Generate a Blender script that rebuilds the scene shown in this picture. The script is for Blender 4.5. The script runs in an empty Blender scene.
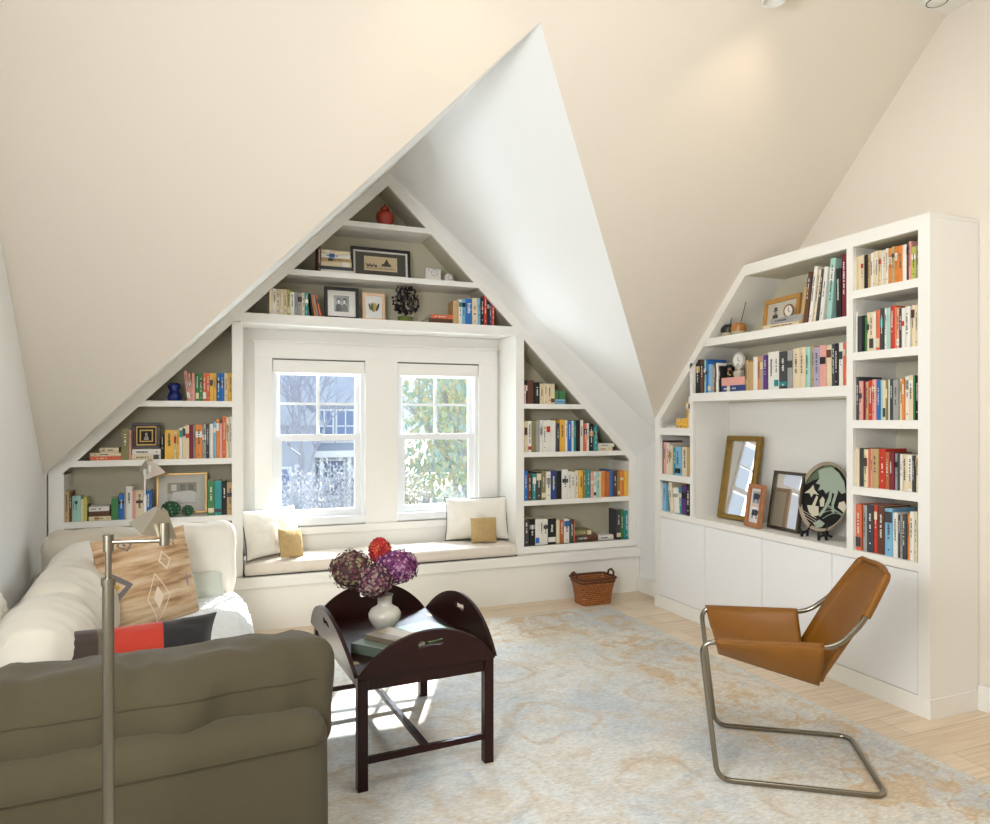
import bpy, bmesh, math, random
from math import sin, cos, pi, radians, sqrt, atan2
from mathutils import Vector, Matrix, Euler, noise
random.seed(7)
SC = bpy.context.scene
COL = SC.collection

# ------------------------------------------------------------------ materials
MATS = {}
def mat(name, rgb, rough=.6, metal=0, bump=0, bscale=200, var=0, vscale=6, coat=0, spec=.5, sheen=0, trans=0):
    if name in MATS: return MATS[name]
    m = bpy.data.materials.new(name); m.use_nodes = True
    nt = m.node_tree; b = nt.nodes['Principled BSDF']
    b.inputs['Base Color'].default_value = (*rgb, 1)
    b.inputs['Roughness'].default_value = rough
    b.inputs['Metallic'].default_value = metal
    b.inputs['Coat Weight'].default_value = coat
    b.inputs['Specular IOR Level'].default_value = spec
    b.inputs['Sheen Weight'].default_value = sheen
    tc = nt.nodes.new('ShaderNodeTexCoord')
    if var:
        n = nt.nodes.new('ShaderNodeTexNoise'); n.inputs['Scale'].default_value = vscale; n.inputs['Detail'].default_value = 4
        nt.links.new(tc.outputs['Object'], n.inputs['Vector'])
        mx = nt.nodes.new('ShaderNodeMix'); mx.data_type = 'RGBA'
        mx.inputs[6].default_value = (*[c*(1-var) for c in rgb], 1); mx.inputs[7].default_value = (*[min(1, c*(1+var)) for c in rgb], 1)
        nt.links.new(n.outputs['Fac'], mx.inputs[0]); nt.links.new(mx.outputs[2], b.inputs['Base Color'])
    if bump:
        n = nt.nodes.new('ShaderNodeTexNoise'); n.inputs['Scale'].default_value = bscale; n.inputs['Detail'].default_value = 3
        nt.links.new(tc.outputs['Object'], n.inputs['Vector'])
        bp = nt.nodes.new('ShaderNodeBump'); bp.inputs['Strength'].default_value = bump; bp.inputs['Distance'].default_value = .01
        nt.links.new(n.outputs['Fac'], bp.inputs['Height']); nt.links.new(bp.outputs['Normal'], b.inputs['Normal'])
    MATS[name] = m
    return m

def nodes_of(name):
    m = bpy.data.materials.new(name); m.use_nodes = True; MATS[name] = m
    nt = m.node_tree
    return m, nt, nt.nodes['Principled BSDF']
def N(nt, t, **kw):
    n = nt.nodes.new(t)
    for k, v in kw.items():
        if k.startswith('i_'): n.inputs[k[2:].replace('_', ' ')].default_value = v
        else: setattr(n, k, v)
    return n
def ramp(nt, src, stops, interp='LINEAR'):
    r = nt.nodes.new('ShaderNodeValToRGB'); r.color_ramp.interpolation = interp
    e = r.color_ramp.elements
    while len(e) < len(stops): e.new(0.5)
    for i, (p, c) in enumerate(stops):
        e[i].position = p; e[i].color = (*c, 1) if len(c) == 3 else c
    nt.links.new(src, r.inputs[0])
    return r
def mixc(nt, fac, a, b, blend='MIX'):
    mx = nt.nodes.new('ShaderNodeMix'); mx.data_type = 'RGBA'; mx.blend_type = blend
    for v, i in ((fac, 0), (a, 6), (b, 7)):
        if hasattr(v, 'links'): nt.links.new(v, mx.inputs[i])
        elif isinstance(v, (int, float)): mx.inputs[i].default_value = v
        else: mx.inputs[i].default_value = (*v, 1)
    return mx.outputs[2]

white = mat('white_paint', (.84, .83, .79), .45)
wall_white = mat('window_lit_wall_white', (.85, .86, .86), .8)  # cool tint of the window light put into the white wall colour
wall_warm_lit = mat('warm_lit_wall_white', (.77, .715, .635), .85)  # same white walls, warmth of the interior light put into the colour
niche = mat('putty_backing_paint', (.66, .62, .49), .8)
black = mat('black_lacquer', (.012, .011, .010), .35)
steel = mat('brushed_nickel', (.24, .22, .175), .34, 1)
chrome = mat('satin_chrome', (.30, .275, .225), .24, 1)
mahog = mat('dark_mahogany', (.022, .0034, .0022), .32, 0, 0, 200, .35, 9, coat=.06, spec=.3)
linen = mat('beige_linen', (.56, .51, .42), .95, 0, .25, 350, .07, 5, sheen=.3)
linen_w = mat('ivory_linen', (.80, .77, .70), .95, 0, .2, 350, .04, 6, sheen=.2)
benchfab = mat('oatmeal_bench_fabric', (.74, .68, .60), .95, 0, .2, 500, .05, 30)
piping = mat('charcoal_piping', (.03, .03, .04), .8)
burlap = mat('tan_burlap', (.50, .36, .17), .95, 0, .5, 260, .15, 40)
pages_m = mat('book_pages', (.72, .66, .52), .9)
ceramic = mat('white_ceramic', (.62, .60, .53), .3, coat=.4)

def facing(nt, k):
    lw = N(nt, 'ShaderNodeLayerWeight', i_Blend=.5); p = N(nt, 'ShaderNodeMath', operation='POWER'); p.inputs[1].default_value = 5
    nt.links.new(lw.outputs['Facing'], p.inputs[0])
    m = N(nt, 'ShaderNodeMath', operation='MULTIPLY_ADD'); m.inputs[1].default_value = 1-k; m.inputs[2].default_value = k; m.use_clamp = True
    nt.links.new(p.outputs[0], m.inputs[0]); return m.outputs[0]
def glass_mat():
    m = bpy.data.materials.new('window_glass'); m.use_nodes = True; nt = m.node_tree
    nt.nodes.remove(nt.nodes['Principled BSDF'])
    t = N(nt, 'ShaderNodeBsdfTransparent'); t.inputs[0].default_value = (.97, .985, 1, 1)
    g = N(nt, 'ShaderNodeBsdfGlossy', i_Roughness=.0)
    f = facing(nt, .03); mx = N(nt, 'ShaderNodeMixShader')
    nt.links.new(f, mx.inputs[0]); nt.links.new(t.outputs[0], mx.inputs[1]); nt.links.new(g.outputs[0], mx.inputs[2])
    nt.links.new(mx.outputs[0], nt.nodes['Material Output'].inputs[0])
    return m
def picglass(name, k):
    m = bpy.data.materials.new(name); m.use_nodes = True; nt = m.node_tree
    nt.nodes.remove(nt.nodes['Principled BSDF'])
    t = N(nt, 'ShaderNodeBsdfTransparent'); g = N(nt, 'ShaderNodeBsdfGlossy', i_Roughness=.0)
    f = facing(nt, k); mx = N(nt, 'ShaderNodeMixShader')
    nt.links.new(f, mx.inputs[0])
    nt.links.new(t.outputs[0], mx.inputs[1]); nt.links.new(g.outputs[0], mx.inputs[2])
    nt.links.new(mx.outputs[0], nt.nodes['Material Output'].inputs[0])
    return m
glass = glass_mat()
pglass = picglass('picture_glass', .03)
pglass_bright = picglass('reflective_picture_glass', .5)

def floor_mat():
    m, nt, b = nodes_of('light_oak_planks')
    tc = N(nt, 'ShaderNodeTexCoord')
    br = N(nt, 'ShaderNodeTexBrick', i_Scale=1.0, i_Mortar_Size=.0016, i_Bias=0.0, i_Brick_Width=1.9, i_Row_Height=.20)
    br.offset = .37
    br.inputs['Color1'].default_value = (.82, .70, .55, 1); br.inputs['Color2'].default_value = (.73, .60, .45, 1)
    br.inputs['Mortar'].default_value = (.44, .33, .22, 1)
    nt.links.new(tc.outputs['Object'], br.inputs['Vector'])
    mp = N(nt, 'ShaderNodeMapping'); mp.inputs['Scale'].default_value = (1.2, 22, 1)
    nt.links.new(tc.outputs['Object'], mp.inputs[0])
    n = N(nt, 'ShaderNodeTexNoise', i_Scale=2.2, i_Detail=6.0)
    nt.links.new(mp.outputs[0], n.inputs['Vector'])
    r = ramp(nt, n.outputs['Fac'], [(.3, (.80, .77, .72)), (.7, (1, 1, 1))])
    c = mixc(nt, 1.0, br.outputs['Color'], r.outputs[0], 'MULTIPLY')
    nt.links.new(c, b.inputs['Base Color']); b.inputs['Roughness'].default_value = .38
    return m
def rug_mat():
    # object space: rug centred on its object origin, half sizes HX, HY
    m, nt, b = nodes_of('faded_floral_rug')
    tc = N(nt, 'ShaderNodeTexCoord')
    o = tc.outputs['Object']
    big = N(nt, 'ShaderNodeTexNoise', i_Scale=1.3, i_Detail=5.0, i_Roughness=.6); nt.links.new(o, big.inputs['Vector'])
    base = ramp(nt, big.outputs['Fac'], [(.34, (.52, .57, .61)), (.50, (.70, .70, .67)), (.68, (.76, .70, .60))])
    # warped rings = medallions / scrolling flowers
    wn = N(nt, 'ShaderNodeTexNoise', i_Scale=3.2, i_Detail=3.0); nt.links.new(o, wn.inputs['Vector'])
    wv = N(nt, 'ShaderNodeVectorMath', operation='SCALE'); nt.links.new(wn.outputs['Color'], wv.inputs[0]); wv.inputs['Scale'].default_value = .30
    ad = N(nt, 'ShaderNodeVectorMath', operation='ADD'); nt.links.new(o, ad.inputs[0]); nt.links.new(wv.outputs[0], ad.inputs[1])
    vo = N(nt, 'ShaderNodeTexVoronoi', i_Scale=1.55, i_Randomness=.55); nt.links.new(ad.outputs[0], vo.inputs['Vector'])
    ring = ramp(nt, vo.outputs['Distance'], [(.0, (.75, .75, .75)), (.10, (.1, .1, .1)), (.26, (0, 0, 0)), (.31, (.7, .7, .7)), (.36, (0, 0, 0)), (.52, (0, 0, 0)), (.56, (.35, .35, .35)), (.62, (0, 0, 0))])
    vo2 = N(nt, 'ShaderNodeTexVoronoi', i_Scale=5.5, i_Randomness=.9); nt.links.new(ad.outputs[0], vo2.inputs['Vector'])
    ring2 = ramp(nt, vo2.outputs['Distance'], [(.0, (.8, .8, .8)), (.16, (.3, .3, .3)), (.24, (0, 0, 0)), (.36, (.0, .0, .0)), (.42, (.55, .55, .55)), (.5, (0, 0, 0))])
    wear = N(nt, 'ShaderNodeTexNoise', i_Scale=2.6, i_Detail=8.0, i_Roughness=.75); nt.links.new(o, wear.inputs['Vector'])
    wr = ramp(nt, wear.outputs['Fac'], [(.38, (0, 0, 0)), (.56, (1, 1, 1))])
    wear2 = N(nt, 'ShaderNodeTexNoise', i_Scale=3.7, i_Detail=8.0, i_Roughness=.7)
    off = N(nt, 'ShaderNodeVectorMath', operation='ADD'); nt.links.new(o, off.inputs[0]); off.inputs[1].default_value = (7.3, 3.1, 0); nt.links.new(off.outputs[0], wear2.inputs['Vector'])
    wr2 = ramp(nt, wear2.outputs['Fac'], [(.38, (0, 0, 0)), (.54, (1, 1, 1))])
    f1 = mixc(nt, 1.0, ring.outputs[0], wr.outputs[0], 'MULTIPLY')
    f2 = mixc(nt, 1.0, ring2.outputs[0], wr2.outputs[0], 'MULTIPLY')
    c = mixc(nt, f1, base.outputs[0], (.56, .42, .27))
    # border band, distance to the edge
    sx = N(nt, 'ShaderNodeSeparateXYZ'); nt.links.new(o, sx.inputs[0])
    def edge(sock, half):
        a = N(nt, 'ShaderNodeMath', operation='ABSOLUTE'); nt.links.new(sock, a.inputs[0])
        s = N(nt, 'ShaderNodeMath', operation='SUBTRACT'); s.inputs[0].default_value = half; nt.links.new(a.outputs[0], s.inputs[1]); return s.outputs[0]
    mn = N(nt, 'ShaderNodeMath', operation='MINIMUM'); nt.links.new(edge(sx.outputs[0], RHX), mn.inputs[0]); nt.links.new(edge(sx.outputs[1], RHY), mn.inputs[1])
    bd = ramp(nt, mn.outputs[0], [(0, (0, 0, 0)), (.05, (.0, .0, .0)), (.06, (1, 1, 1)), (.56, (1, 1, 1)), (.57, (0, 0, 0))])
    ln = ramp(nt, mn.outputs[0], [(0, (.3, .3, .3)), (.03, (.5, .5, .5)), (.05, (0, 0, 0)), (.10, (.0, .0, .0)), (.105, (.5, .5, .5)), (.125, (0, 0, 0)), (.535, (0, 0, 0)), (.545, (.75, .75, .75)), (.575, (.75, .75, .75)), (.585, (0, 0, 0)), (.65, (.35, .35, .35)), (.665, (0, 0, 0))])
    c = mixc(nt, mixc(nt, 1.0, bd.outputs[0], f2, 'MULTIPLY'), c, (.56, .39, .21))
    c = mixc(nt, .18, c, mixc(nt, bd.outputs[0], (.60, .63, .62), (.66, .54, .38)))
    c = mixc(nt, ln.outputs[0], c, (.70, .66, .57))
    pn = N(nt, 'ShaderNodeTexNoise', i_Scale=4.2, i_Detail=9.0, i_Roughness=.72, i_Distortion=.4)
    po = N(nt, 'ShaderNodeVectorMath', operation='ADD'); nt.links.new(o, po.inputs[0]); po.inputs[1].default_value = (3.3, 9.1, 0); nt.links.new(po.outputs[0], pn.inputs['Vector'])
    pr1 = ramp(nt, pn.outputs['Fac'], [(.525, (0, 0, 0)), (.55, (1, 1, 1))])
    amt = mixc(nt, bd.outputs[0], (.22, .22, .22), (.62, .62, .62))
    c = mixc(nt, mixc(nt, 1.0, amt, pr1.outputs[0], 'MULTIPLY'), c, (.62, .45, .26))
    pr2 = ramp(nt, pn.outputs['Fac'], [(.38, (.45, .45, .45)), (.42, (0, 0, 0))])
    c = mixc(nt, pr2.outputs[0], c, (.47, .52, .55))
    fine = N(nt, 'ShaderNodeTexNoise', i_Scale=130.0, i_Detail=4.0)
    mp = N(nt, 'ShaderNodeMapping'); mp.inputs['Scale'].default_value = (.35, 1, 1); nt.links.new(o, mp.inputs[0]); nt.links.new(mp.outputs[0], fine.inputs['Vector'])
    fr = ramp(nt, fine.outputs['Fac'], [(.3, (.78, .78, .78)), (.7, (1.06, 1.06, 1.06))])
    c = mixc(nt, 1.0, c, fr.outputs[0], 'MULTIPLY')
    nt.links.new(c, b.inputs['Base Color']); b.inputs['Roughness'].default_value = .95; b.inputs['Specular IOR Level'].default_value = .15
    bp = N(nt, 'ShaderNodeBump', i_Strength=.12, i_Distance=.003); nt.links.new(fine.outputs['Fac'], bp.inputs['Height']); nt.links.new(bp.outputs[0], b.inputs['Normal'])
    return m
RHX, RHY = 1.95, 2.95

# ------------------------------------------------------------------ object helpers
def tag(o, label=None, cat=None, group=None, kind=None):
    if label: o['label'] = label
    if cat: o['category'] = cat
    if group: o['group'] = group
    if kind: o['kind'] = kind
    return o
def empty(name, loc=(0, 0, 0), rz=0, **k):
    o = bpy.data.objects.new(name, None); COL.objects.link(o)
    o.location = loc; o.rotation_euler = (0, 0, rz); o.empty_display_size = .1
    return tag(o, **k)

class MB:
    """collects geometry for one mesh object; slots = material list"""
    def __init__(s, *mats):
        s.v = []; s.f = []; s.m = []; s.mats = list(mats) or [white]; s.sm = []
    def add(s, vs, fs, mi=0, smooth=False):
        o = len(s.v); s.v += [tuple(v) for v in vs]
        for f in fs: s.f.append([i+o for i in f]); s.m.append(mi); s.sm.append(smooth)
        return s
    def box(s, x0, x1, y0, y1, z0, z1, mi=0, b=0, M=None):
        if b:
            b = min(b, abs(x1-x0)*.45, abs(y1-y0)*.45, abs(z1-z0)*.45)
            bm = bmesh.new(); bmesh.ops.create_cube(bm, size=1)
            for v in bm.verts: v.co = Vector(((x0+x1)/2+v.co.x*(x1-x0), (y0+y1)/2+v.co.y*(y1-y0), (z0+z1)/2+v.co.z*(z1-z0)))
            bmesh.ops.bevel(bm, geom=bm.edges[:], offset=b, segments=2, affect='EDGES', profile=.5)
            vs = [v.co.copy() for v in bm.verts]; fs = [[v.index for v in f.verts] for f in bm.faces]; bm.free()
        else:
            vs = [Vector(p) for p in ((x0,y0,z0),(x1,y0,z0),(x1,y1,z0),(x0,y1,z0),(x0,y0,z1),(x1,y0,z1),(x1,y1,z1),(x0,y1,z1))]
            fs = [(0,3,2,1),(4,5,6,7),(0,1,5,4),(1,2,6,5),(2,3,7,6),(3,0,4,7)]
        if M is not None: vs = [M @ v for v in vs]
        return s.add(vs, fs, mi)
    def prism(s, poly, fn0, fn1, mi=0):
        """poly: 2D list; fn0/fn1 map a 2D point to the 3D front / back point"""
        n = len(poly); vs = [fn0(p) for p in poly]+[fn1(p) for p in poly]
        fs = [list(range(n)), [2*n-1-i for i in range(n)]]+[(i, i+n, (i+1) % n+n, (i+1) % n) for i in range(n)]
        return s.add(vs, fs, mi)
    def prismY(s, poly, y0, y1, mi=0): return s.prism(poly, lambda p: (p[0], y0, p[1]), lambda p: (p[0], y1, p[1]), mi)
    def prismX(s, poly, x0, x1, mi=0): return s.prism(poly, lambda p: (x0, p[0], p[1]), lambda p: (x1, p[0], p[1]), mi)
    def prismZ(s, poly, z0, z1, mi=0): return s.prism(poly, lambda p: (p[0], p[1], z0), lambda p: (p[0], p[1], z1), mi)
    def grid(s, fn, nu, nv, mi=0, smooth=True, wrapu=False):
        vs = [fn(i/nu if wrapu else i/nu, j/nv) for j in range(nv+1) for i in range(nu if wrapu else nu+1)]
        w = nu if wrapu else nu+1
        fs = []
        for j in range(nv):
            for i in range(nu):
                i2 = (i+1) % nu if wrapu else i+1
                fs.append((j*w+i, j*w+i2, (j+1)*w+i2, (j+1)*w+i))
        return s.add(vs, fs, mi, smooth)
    def lathe(s, prof, c=(0, 0, 0), n=32, mi=0):
        return s.grid(lambda u, v: _lp(prof, c, u, v, n), n, len(prof)-1, mi, True, True) if False else s._lathe(prof, c, n, mi)
    def _lathe(s, prof, c, n, mi):
        vs = []; fs = []
        for r, z in prof:
            for i in range(n): a = 2*pi*i/n; vs.append((c[0]+max(r, 1e-4)*cos(a), c[1]+max(r, 1e-4)*sin(a), c[2]+z))
        for j in range(len(prof)-1):
            for i in range(n): fs.append((j*n+i, j*n+(i+1) % n, (j+1)*n+(i+1) % n, (j+1)*n+i))
        return s.add(vs, fs, mi, True)
    def tube(s, pts, r, n=10, mi=0, closed=False, cap=True):
        P = [Vector(p) for p in pts]; R = r if isinstance(r, (list, tuple)) else [r]*len(P)
        m = len(P); T = []
        for i in range(m):
            if closed: t = P[(i+1) % m]-P[i-1]
            else: t = P[min(i+1, m-1)]-P[max(i-1, 0)]
            T.append(t.normalized() if t.length > 1e-9 else Vector((0, 0, 1)))
        ref = Vector((0, 0, 1)) if abs(T[0].z) < .9 else Vector((1, 0, 0))
        nrm = (ref-T[0]*ref.dot(T[0])).normalized(); vs = []
        for i in range(m):
            nrm = (nrm-T[i]*nrm.dot(T[i]))
            nrm = nrm.normalized() if nrm.length > 1e-6 else T[i].orthogonal().normalized()
            bi = T[i].cross(nrm)
            for k in range(n):
                a = 2*pi*k/n; vs.append(P[i]+(nrm*cos(a)+bi*sin(a))*R[i])
        fs = []
        for i in range(m if closed else m-1):
            j = (i+1) % m
            for k in range(n): fs.append((i*n+k, i*n+(k+1) % n, j*n+(k+1) % n, j*n+k))
        if cap and not closed: fs.append(list(range(n))[::-1]); fs.append([(m-1)*n+k for k in range(n)])
        return s.add(vs, fs, mi, True)
    def sphere(s, c, r, mi=0, nu=16, nv=10, sc=(1, 1, 1), wob=0, seed=0):
        vs = []; fs = []
        for j in range(nv+1):
            th = pi*j/nv
            for i in range(nu):
                a = 2*pi*i/nu; d = Vector((sin(th)*cos(a), sin(th)*sin(a), cos(th)))
                q = r*(1+wob*noise.noise(d*2.5+Vector((seed, 0, 0)))) if wob else r
                vs.append((c[0]+d.x*q*sc[0], c[1]+d.y*q*sc[1], c[2]+d.z*q*sc[2]))
        for j in range(nv):
            for i in range(nu): fs.append((j*nu+i, (j+1)*nu+i, (j+1)*nu+(i+1) % nu, j*nu+(i+1) % nu))
        return s.add(vs, fs, mi, True)
    def mesh(s, name):
        me = bpy.data.meshes.new(name); me.from_pydata(s.v, [], s.f)
        for m in s.mats: me.materials.append(m)
        me.polygons.foreach_set('material_index', s.m); me.polygons.foreach_set('use_smooth', s.sm)
        bm = bmesh.new(); bm.from_mesh(me)
        bmesh.ops.remove_doubles(bm, verts=bm.verts, dist=1e-5)
        bmesh.ops.recalc_face_normals(bm, faces=bm.faces)
        for e in bm.edges:
            if len(e.link_faces) == 2 and e.calc_face_angle(0) > .75: e.smooth = False
        bm.to_mesh(me); bm.free()
        return me
    def build(s, name, parent=None, loc=None, rot=None, subsurf=0, **k):
        o = bpy.data.objects.new(name, s.mesh(name)); COL.objects.link(o)
        if parent: o.parent = parent
        if loc: o.location = loc
        if rot: o.rotation_euler = rot
        if subsurf:
            md = o.modifiers.new('sub', 'SUBSURF'); md.levels = md.render_levels = subsurf
        return tag(o, **k)

def fillet(pts, r, n=6):
    P = [Vector(p) for p in pts]; out = [P[0]]
    for i in range(1, len(P)-1):
        a, b, c = P[i-1], P[i], P[i+1]
        d0 = (a-b); d1 = (c-b); q = min(r, d0.length*.45, d1.length*.45)
        s0 = b+d0.normalized()*q; s1 = b+d1.normalized()*q
        for k in range(n+1):
            t = k/n; out.append(s0*(1-t)**2+b*2*t*(1-t)+s1*t*t)
    out.append(P[-1]); return out

def flat_curve(polys, thick, material, name):
    """planar outline with holes in the local XZ plane -> mesh data"""
    cu = bpy.data.curves.new(name, 'CURVE'); cu.dimensions = '2D'; cu.fill_mode = 'BOTH'; cu.extrude = thick/2; cu.bevel_depth = 0
    for pl in polys:
        sp = cu.splines.new('POLY'); sp.points.add(len(pl)-1); sp.use_cyclic_u = True
        for i, p in enumerate(pl): sp.points[i].co = (p[0], p[1], 0, 1)
    o = bpy.data.objects.new('tmp', cu); COL.objects.link(o)
    dg = bpy.context.evaluated_depsgraph_get(); me = bpy.data.meshes.new_from_object(o.evaluated_get(dg))
    bpy.data.objects.remove(o); bpy.data.curves.remove(cu)
    me.materials.clear(); me.materials.append(material); me.name = name
    me.transform(Matrix.Rotation(pi/2, 4, 'X'))      # XY -> XZ
    return me
def mesh_obj(me, name, parent=None, loc=None, rot=None, **k):
    o = bpy.data.objects.new(name, me); COL.objects.link(o)
    if parent: o.parent = parent
    if loc: o.location = loc
    if rot: o.rotation_euler = rot
    return tag(o, **k)
def text_mesh(txt, size, material, ext=.0004):
    cu = bpy.data.curves.new('t', 'FONT'); cu.body = txt; cu.size = size; cu.extrude = ext; cu.align_x = 'CENTER'; cu.align_y = 'CENTER'
    o = bpy.data.objects.new('tmp', cu); COL.objects.link(o)
    dg = bpy.context.evaluated_depsgraph_get(); me = bpy.data.meshes.new_from_object(o.evaluated_get(dg))
    bpy.data.objects.remove(o); bpy.data.curves.remove(cu)
    me.materials.clear(); me.materials.append(material); return me

def pillow_mb(w, h, t, material, pinch=.06, wr=.006, seed=0, n=30, extra=None):
    """standing pillow, bottom edge at z=0, centred in x, thickness in y"""
    m = MB(material)
    def fn(side):
        def f(u, v):
            a = 2*u-1; b = 2*v-1
            x = w/2*a*(1-pinch*(1-b*b)*abs(a)); z = h/2*b*(1-pinch*(1-a*a)*abs(b))
            th = t/2*(max(0, 1-abs(a)**2.6)**.55)*(max(0, 1-abs(b)**2.6)**.55)
            k = min(1, th/(t*.12))
            q = noise.noise(Vector((x*7+seed, z*7, side*3)))*wr*2.0+noise.noise(Vector((x*17+seed*3, z*11, side)))*wr
            q += (abs(noise.noise(Vector((a*3+seed, b*3+seed, 9)))))*wr*1.4
            return (x, side*(th+q*k), h/2+z)
        return f
    m.grid(fn(1), n, n); m.grid(fn(-1), n, n)
    return m
def pillow_edge(w, h, pinch=.06, n=16):
    pts = []
    for (a0, b0, a1, b1) in ((-1,-1,1,-1),(1,-1,1,1),(1,1,-1,1),(-1,1,-1,-1)):
        for i in range(n):
            a = a0+(a1-a0)*i/n; b = b0+(b1-b0)*i/n
            pts.append((w/2*a*(1-pinch*(1-b*b)*abs(a)), 0, h/2+h/2*b*(1-pinch*(1-a*a)*abs(b))))
    return pts
def cushion_mb(sx, sy, sz, material, r=.06, puff=(0, 0, .03), wr=.004, wscale=(6, 6, 6), seed=0, d=.035):
    """rounded, puffed box, origin at bottom centre"""
    m = MB(material)
    nx, ny, nz = [max(4, int(q/d)) for q in (sx, sy, sz)]
    hx, hy, hz = sx/2, sy/2, sz/2
    def P(x, y, z):
        v = Vector((x, y, z)); inner = Vector((max(-hx+r, min(hx-r, x)), max(-hy+r, min(hy-r, y)), max(-hz+r, min(hz-r, z))))
        dd = v-inner
        if dd.length > 1e-9: v = inner+dd.normalized()*r
        ux, uy, uz = v.x/hx, v.y/hy, v.z/hz
        nrm = dd.normalized() if dd.length > 1e-9 else Vector((0, 0, 1))
        v = v+Vector((puff[0]*ux*max(0, 1-uy*uy)*max(0, 1-uz*uz), puff[1]*uy*max(0, 1-ux*ux)*max(0, 1-uz*uz), puff[2]*uz*max(0, 1-ux*ux)**.7*max(0, 1-uy*uy)**.7))
        q = Vector((v.x*wscale[0]+seed, v.y*wscale[1], v.z*wscale[2]))
        wv = noise.noise(q)+.5*noise.noise(q*2.3)-abs(noise.noise(q*1.4+Vector((5, 5, 5))))*1.2
        return v+nrm*wv*wr+Vector((0, 0, hz))
    def L(n, h): return [-h+2*h*i/n for i in range(n+1)]
    for (fx, A, B, F) in ((0, (ny, hy), (nz, hz), lambda s, a, b: (s*hx, a, b)), (1, (nx, hx), (nz, hz), lambda s, a, b: (a, s*hy, b)), (2, (nx, hx), (ny, hy), lambda s, a, b: (a, b, s*hz))):
        for sgn in (-1, 1):
            m.grid(lambda u, v: P(*F(sgn, -A[1]+2*A[1]*u, -B[1]+2*B[1]*v)), A[0], B[0])
    m.P = P
    return m
TOPS = {}
WORLD_S = 1.0; SUN_E = 12.0; EXPO = 0.46
AREAS = [('up_fill', (1.4, -1.2, .7), (1.4, -.6, 3.6), 3.0, 2.0, 13, (1.0, .96, .89)),  # added fill behind the camera, aimed up to brighten slope and ceiling
         ('overhead_fill', (1.7, 1.6, 3.62), (1.9, 2.2, 0), 1.6, 1.6, 23, (1.0, .97, .92)),  # added overhead fill panel for the interior
         ('side_fill', (-.86, .9, 1.75), (3.3, 2.8, .9), 1.5, 1.0, 112, (.97, .985, 1.0)),  # added fill at the left wall, no window there; brightens the cabinet
         ('sky_fill', (2.7, 6.9, 3.0), (-.5, 4.7, .9), 2.6, 1.1, 680, (.82, .91, 1.0)),  # added unseen panel above the windows, boosts sky light on the left wall
         ('ground_bounce_fill', (1.30, 7.6, -.6), (1.30, 5.2, 1.9), 3.0, 1.4, 165, (.88, .94, 1.0))]  # added unseen panel below the sills, stands in for ground bounce
SPOTS = [(1.0, 2.2, 8), (2.6, 2.45, 6)]
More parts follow.
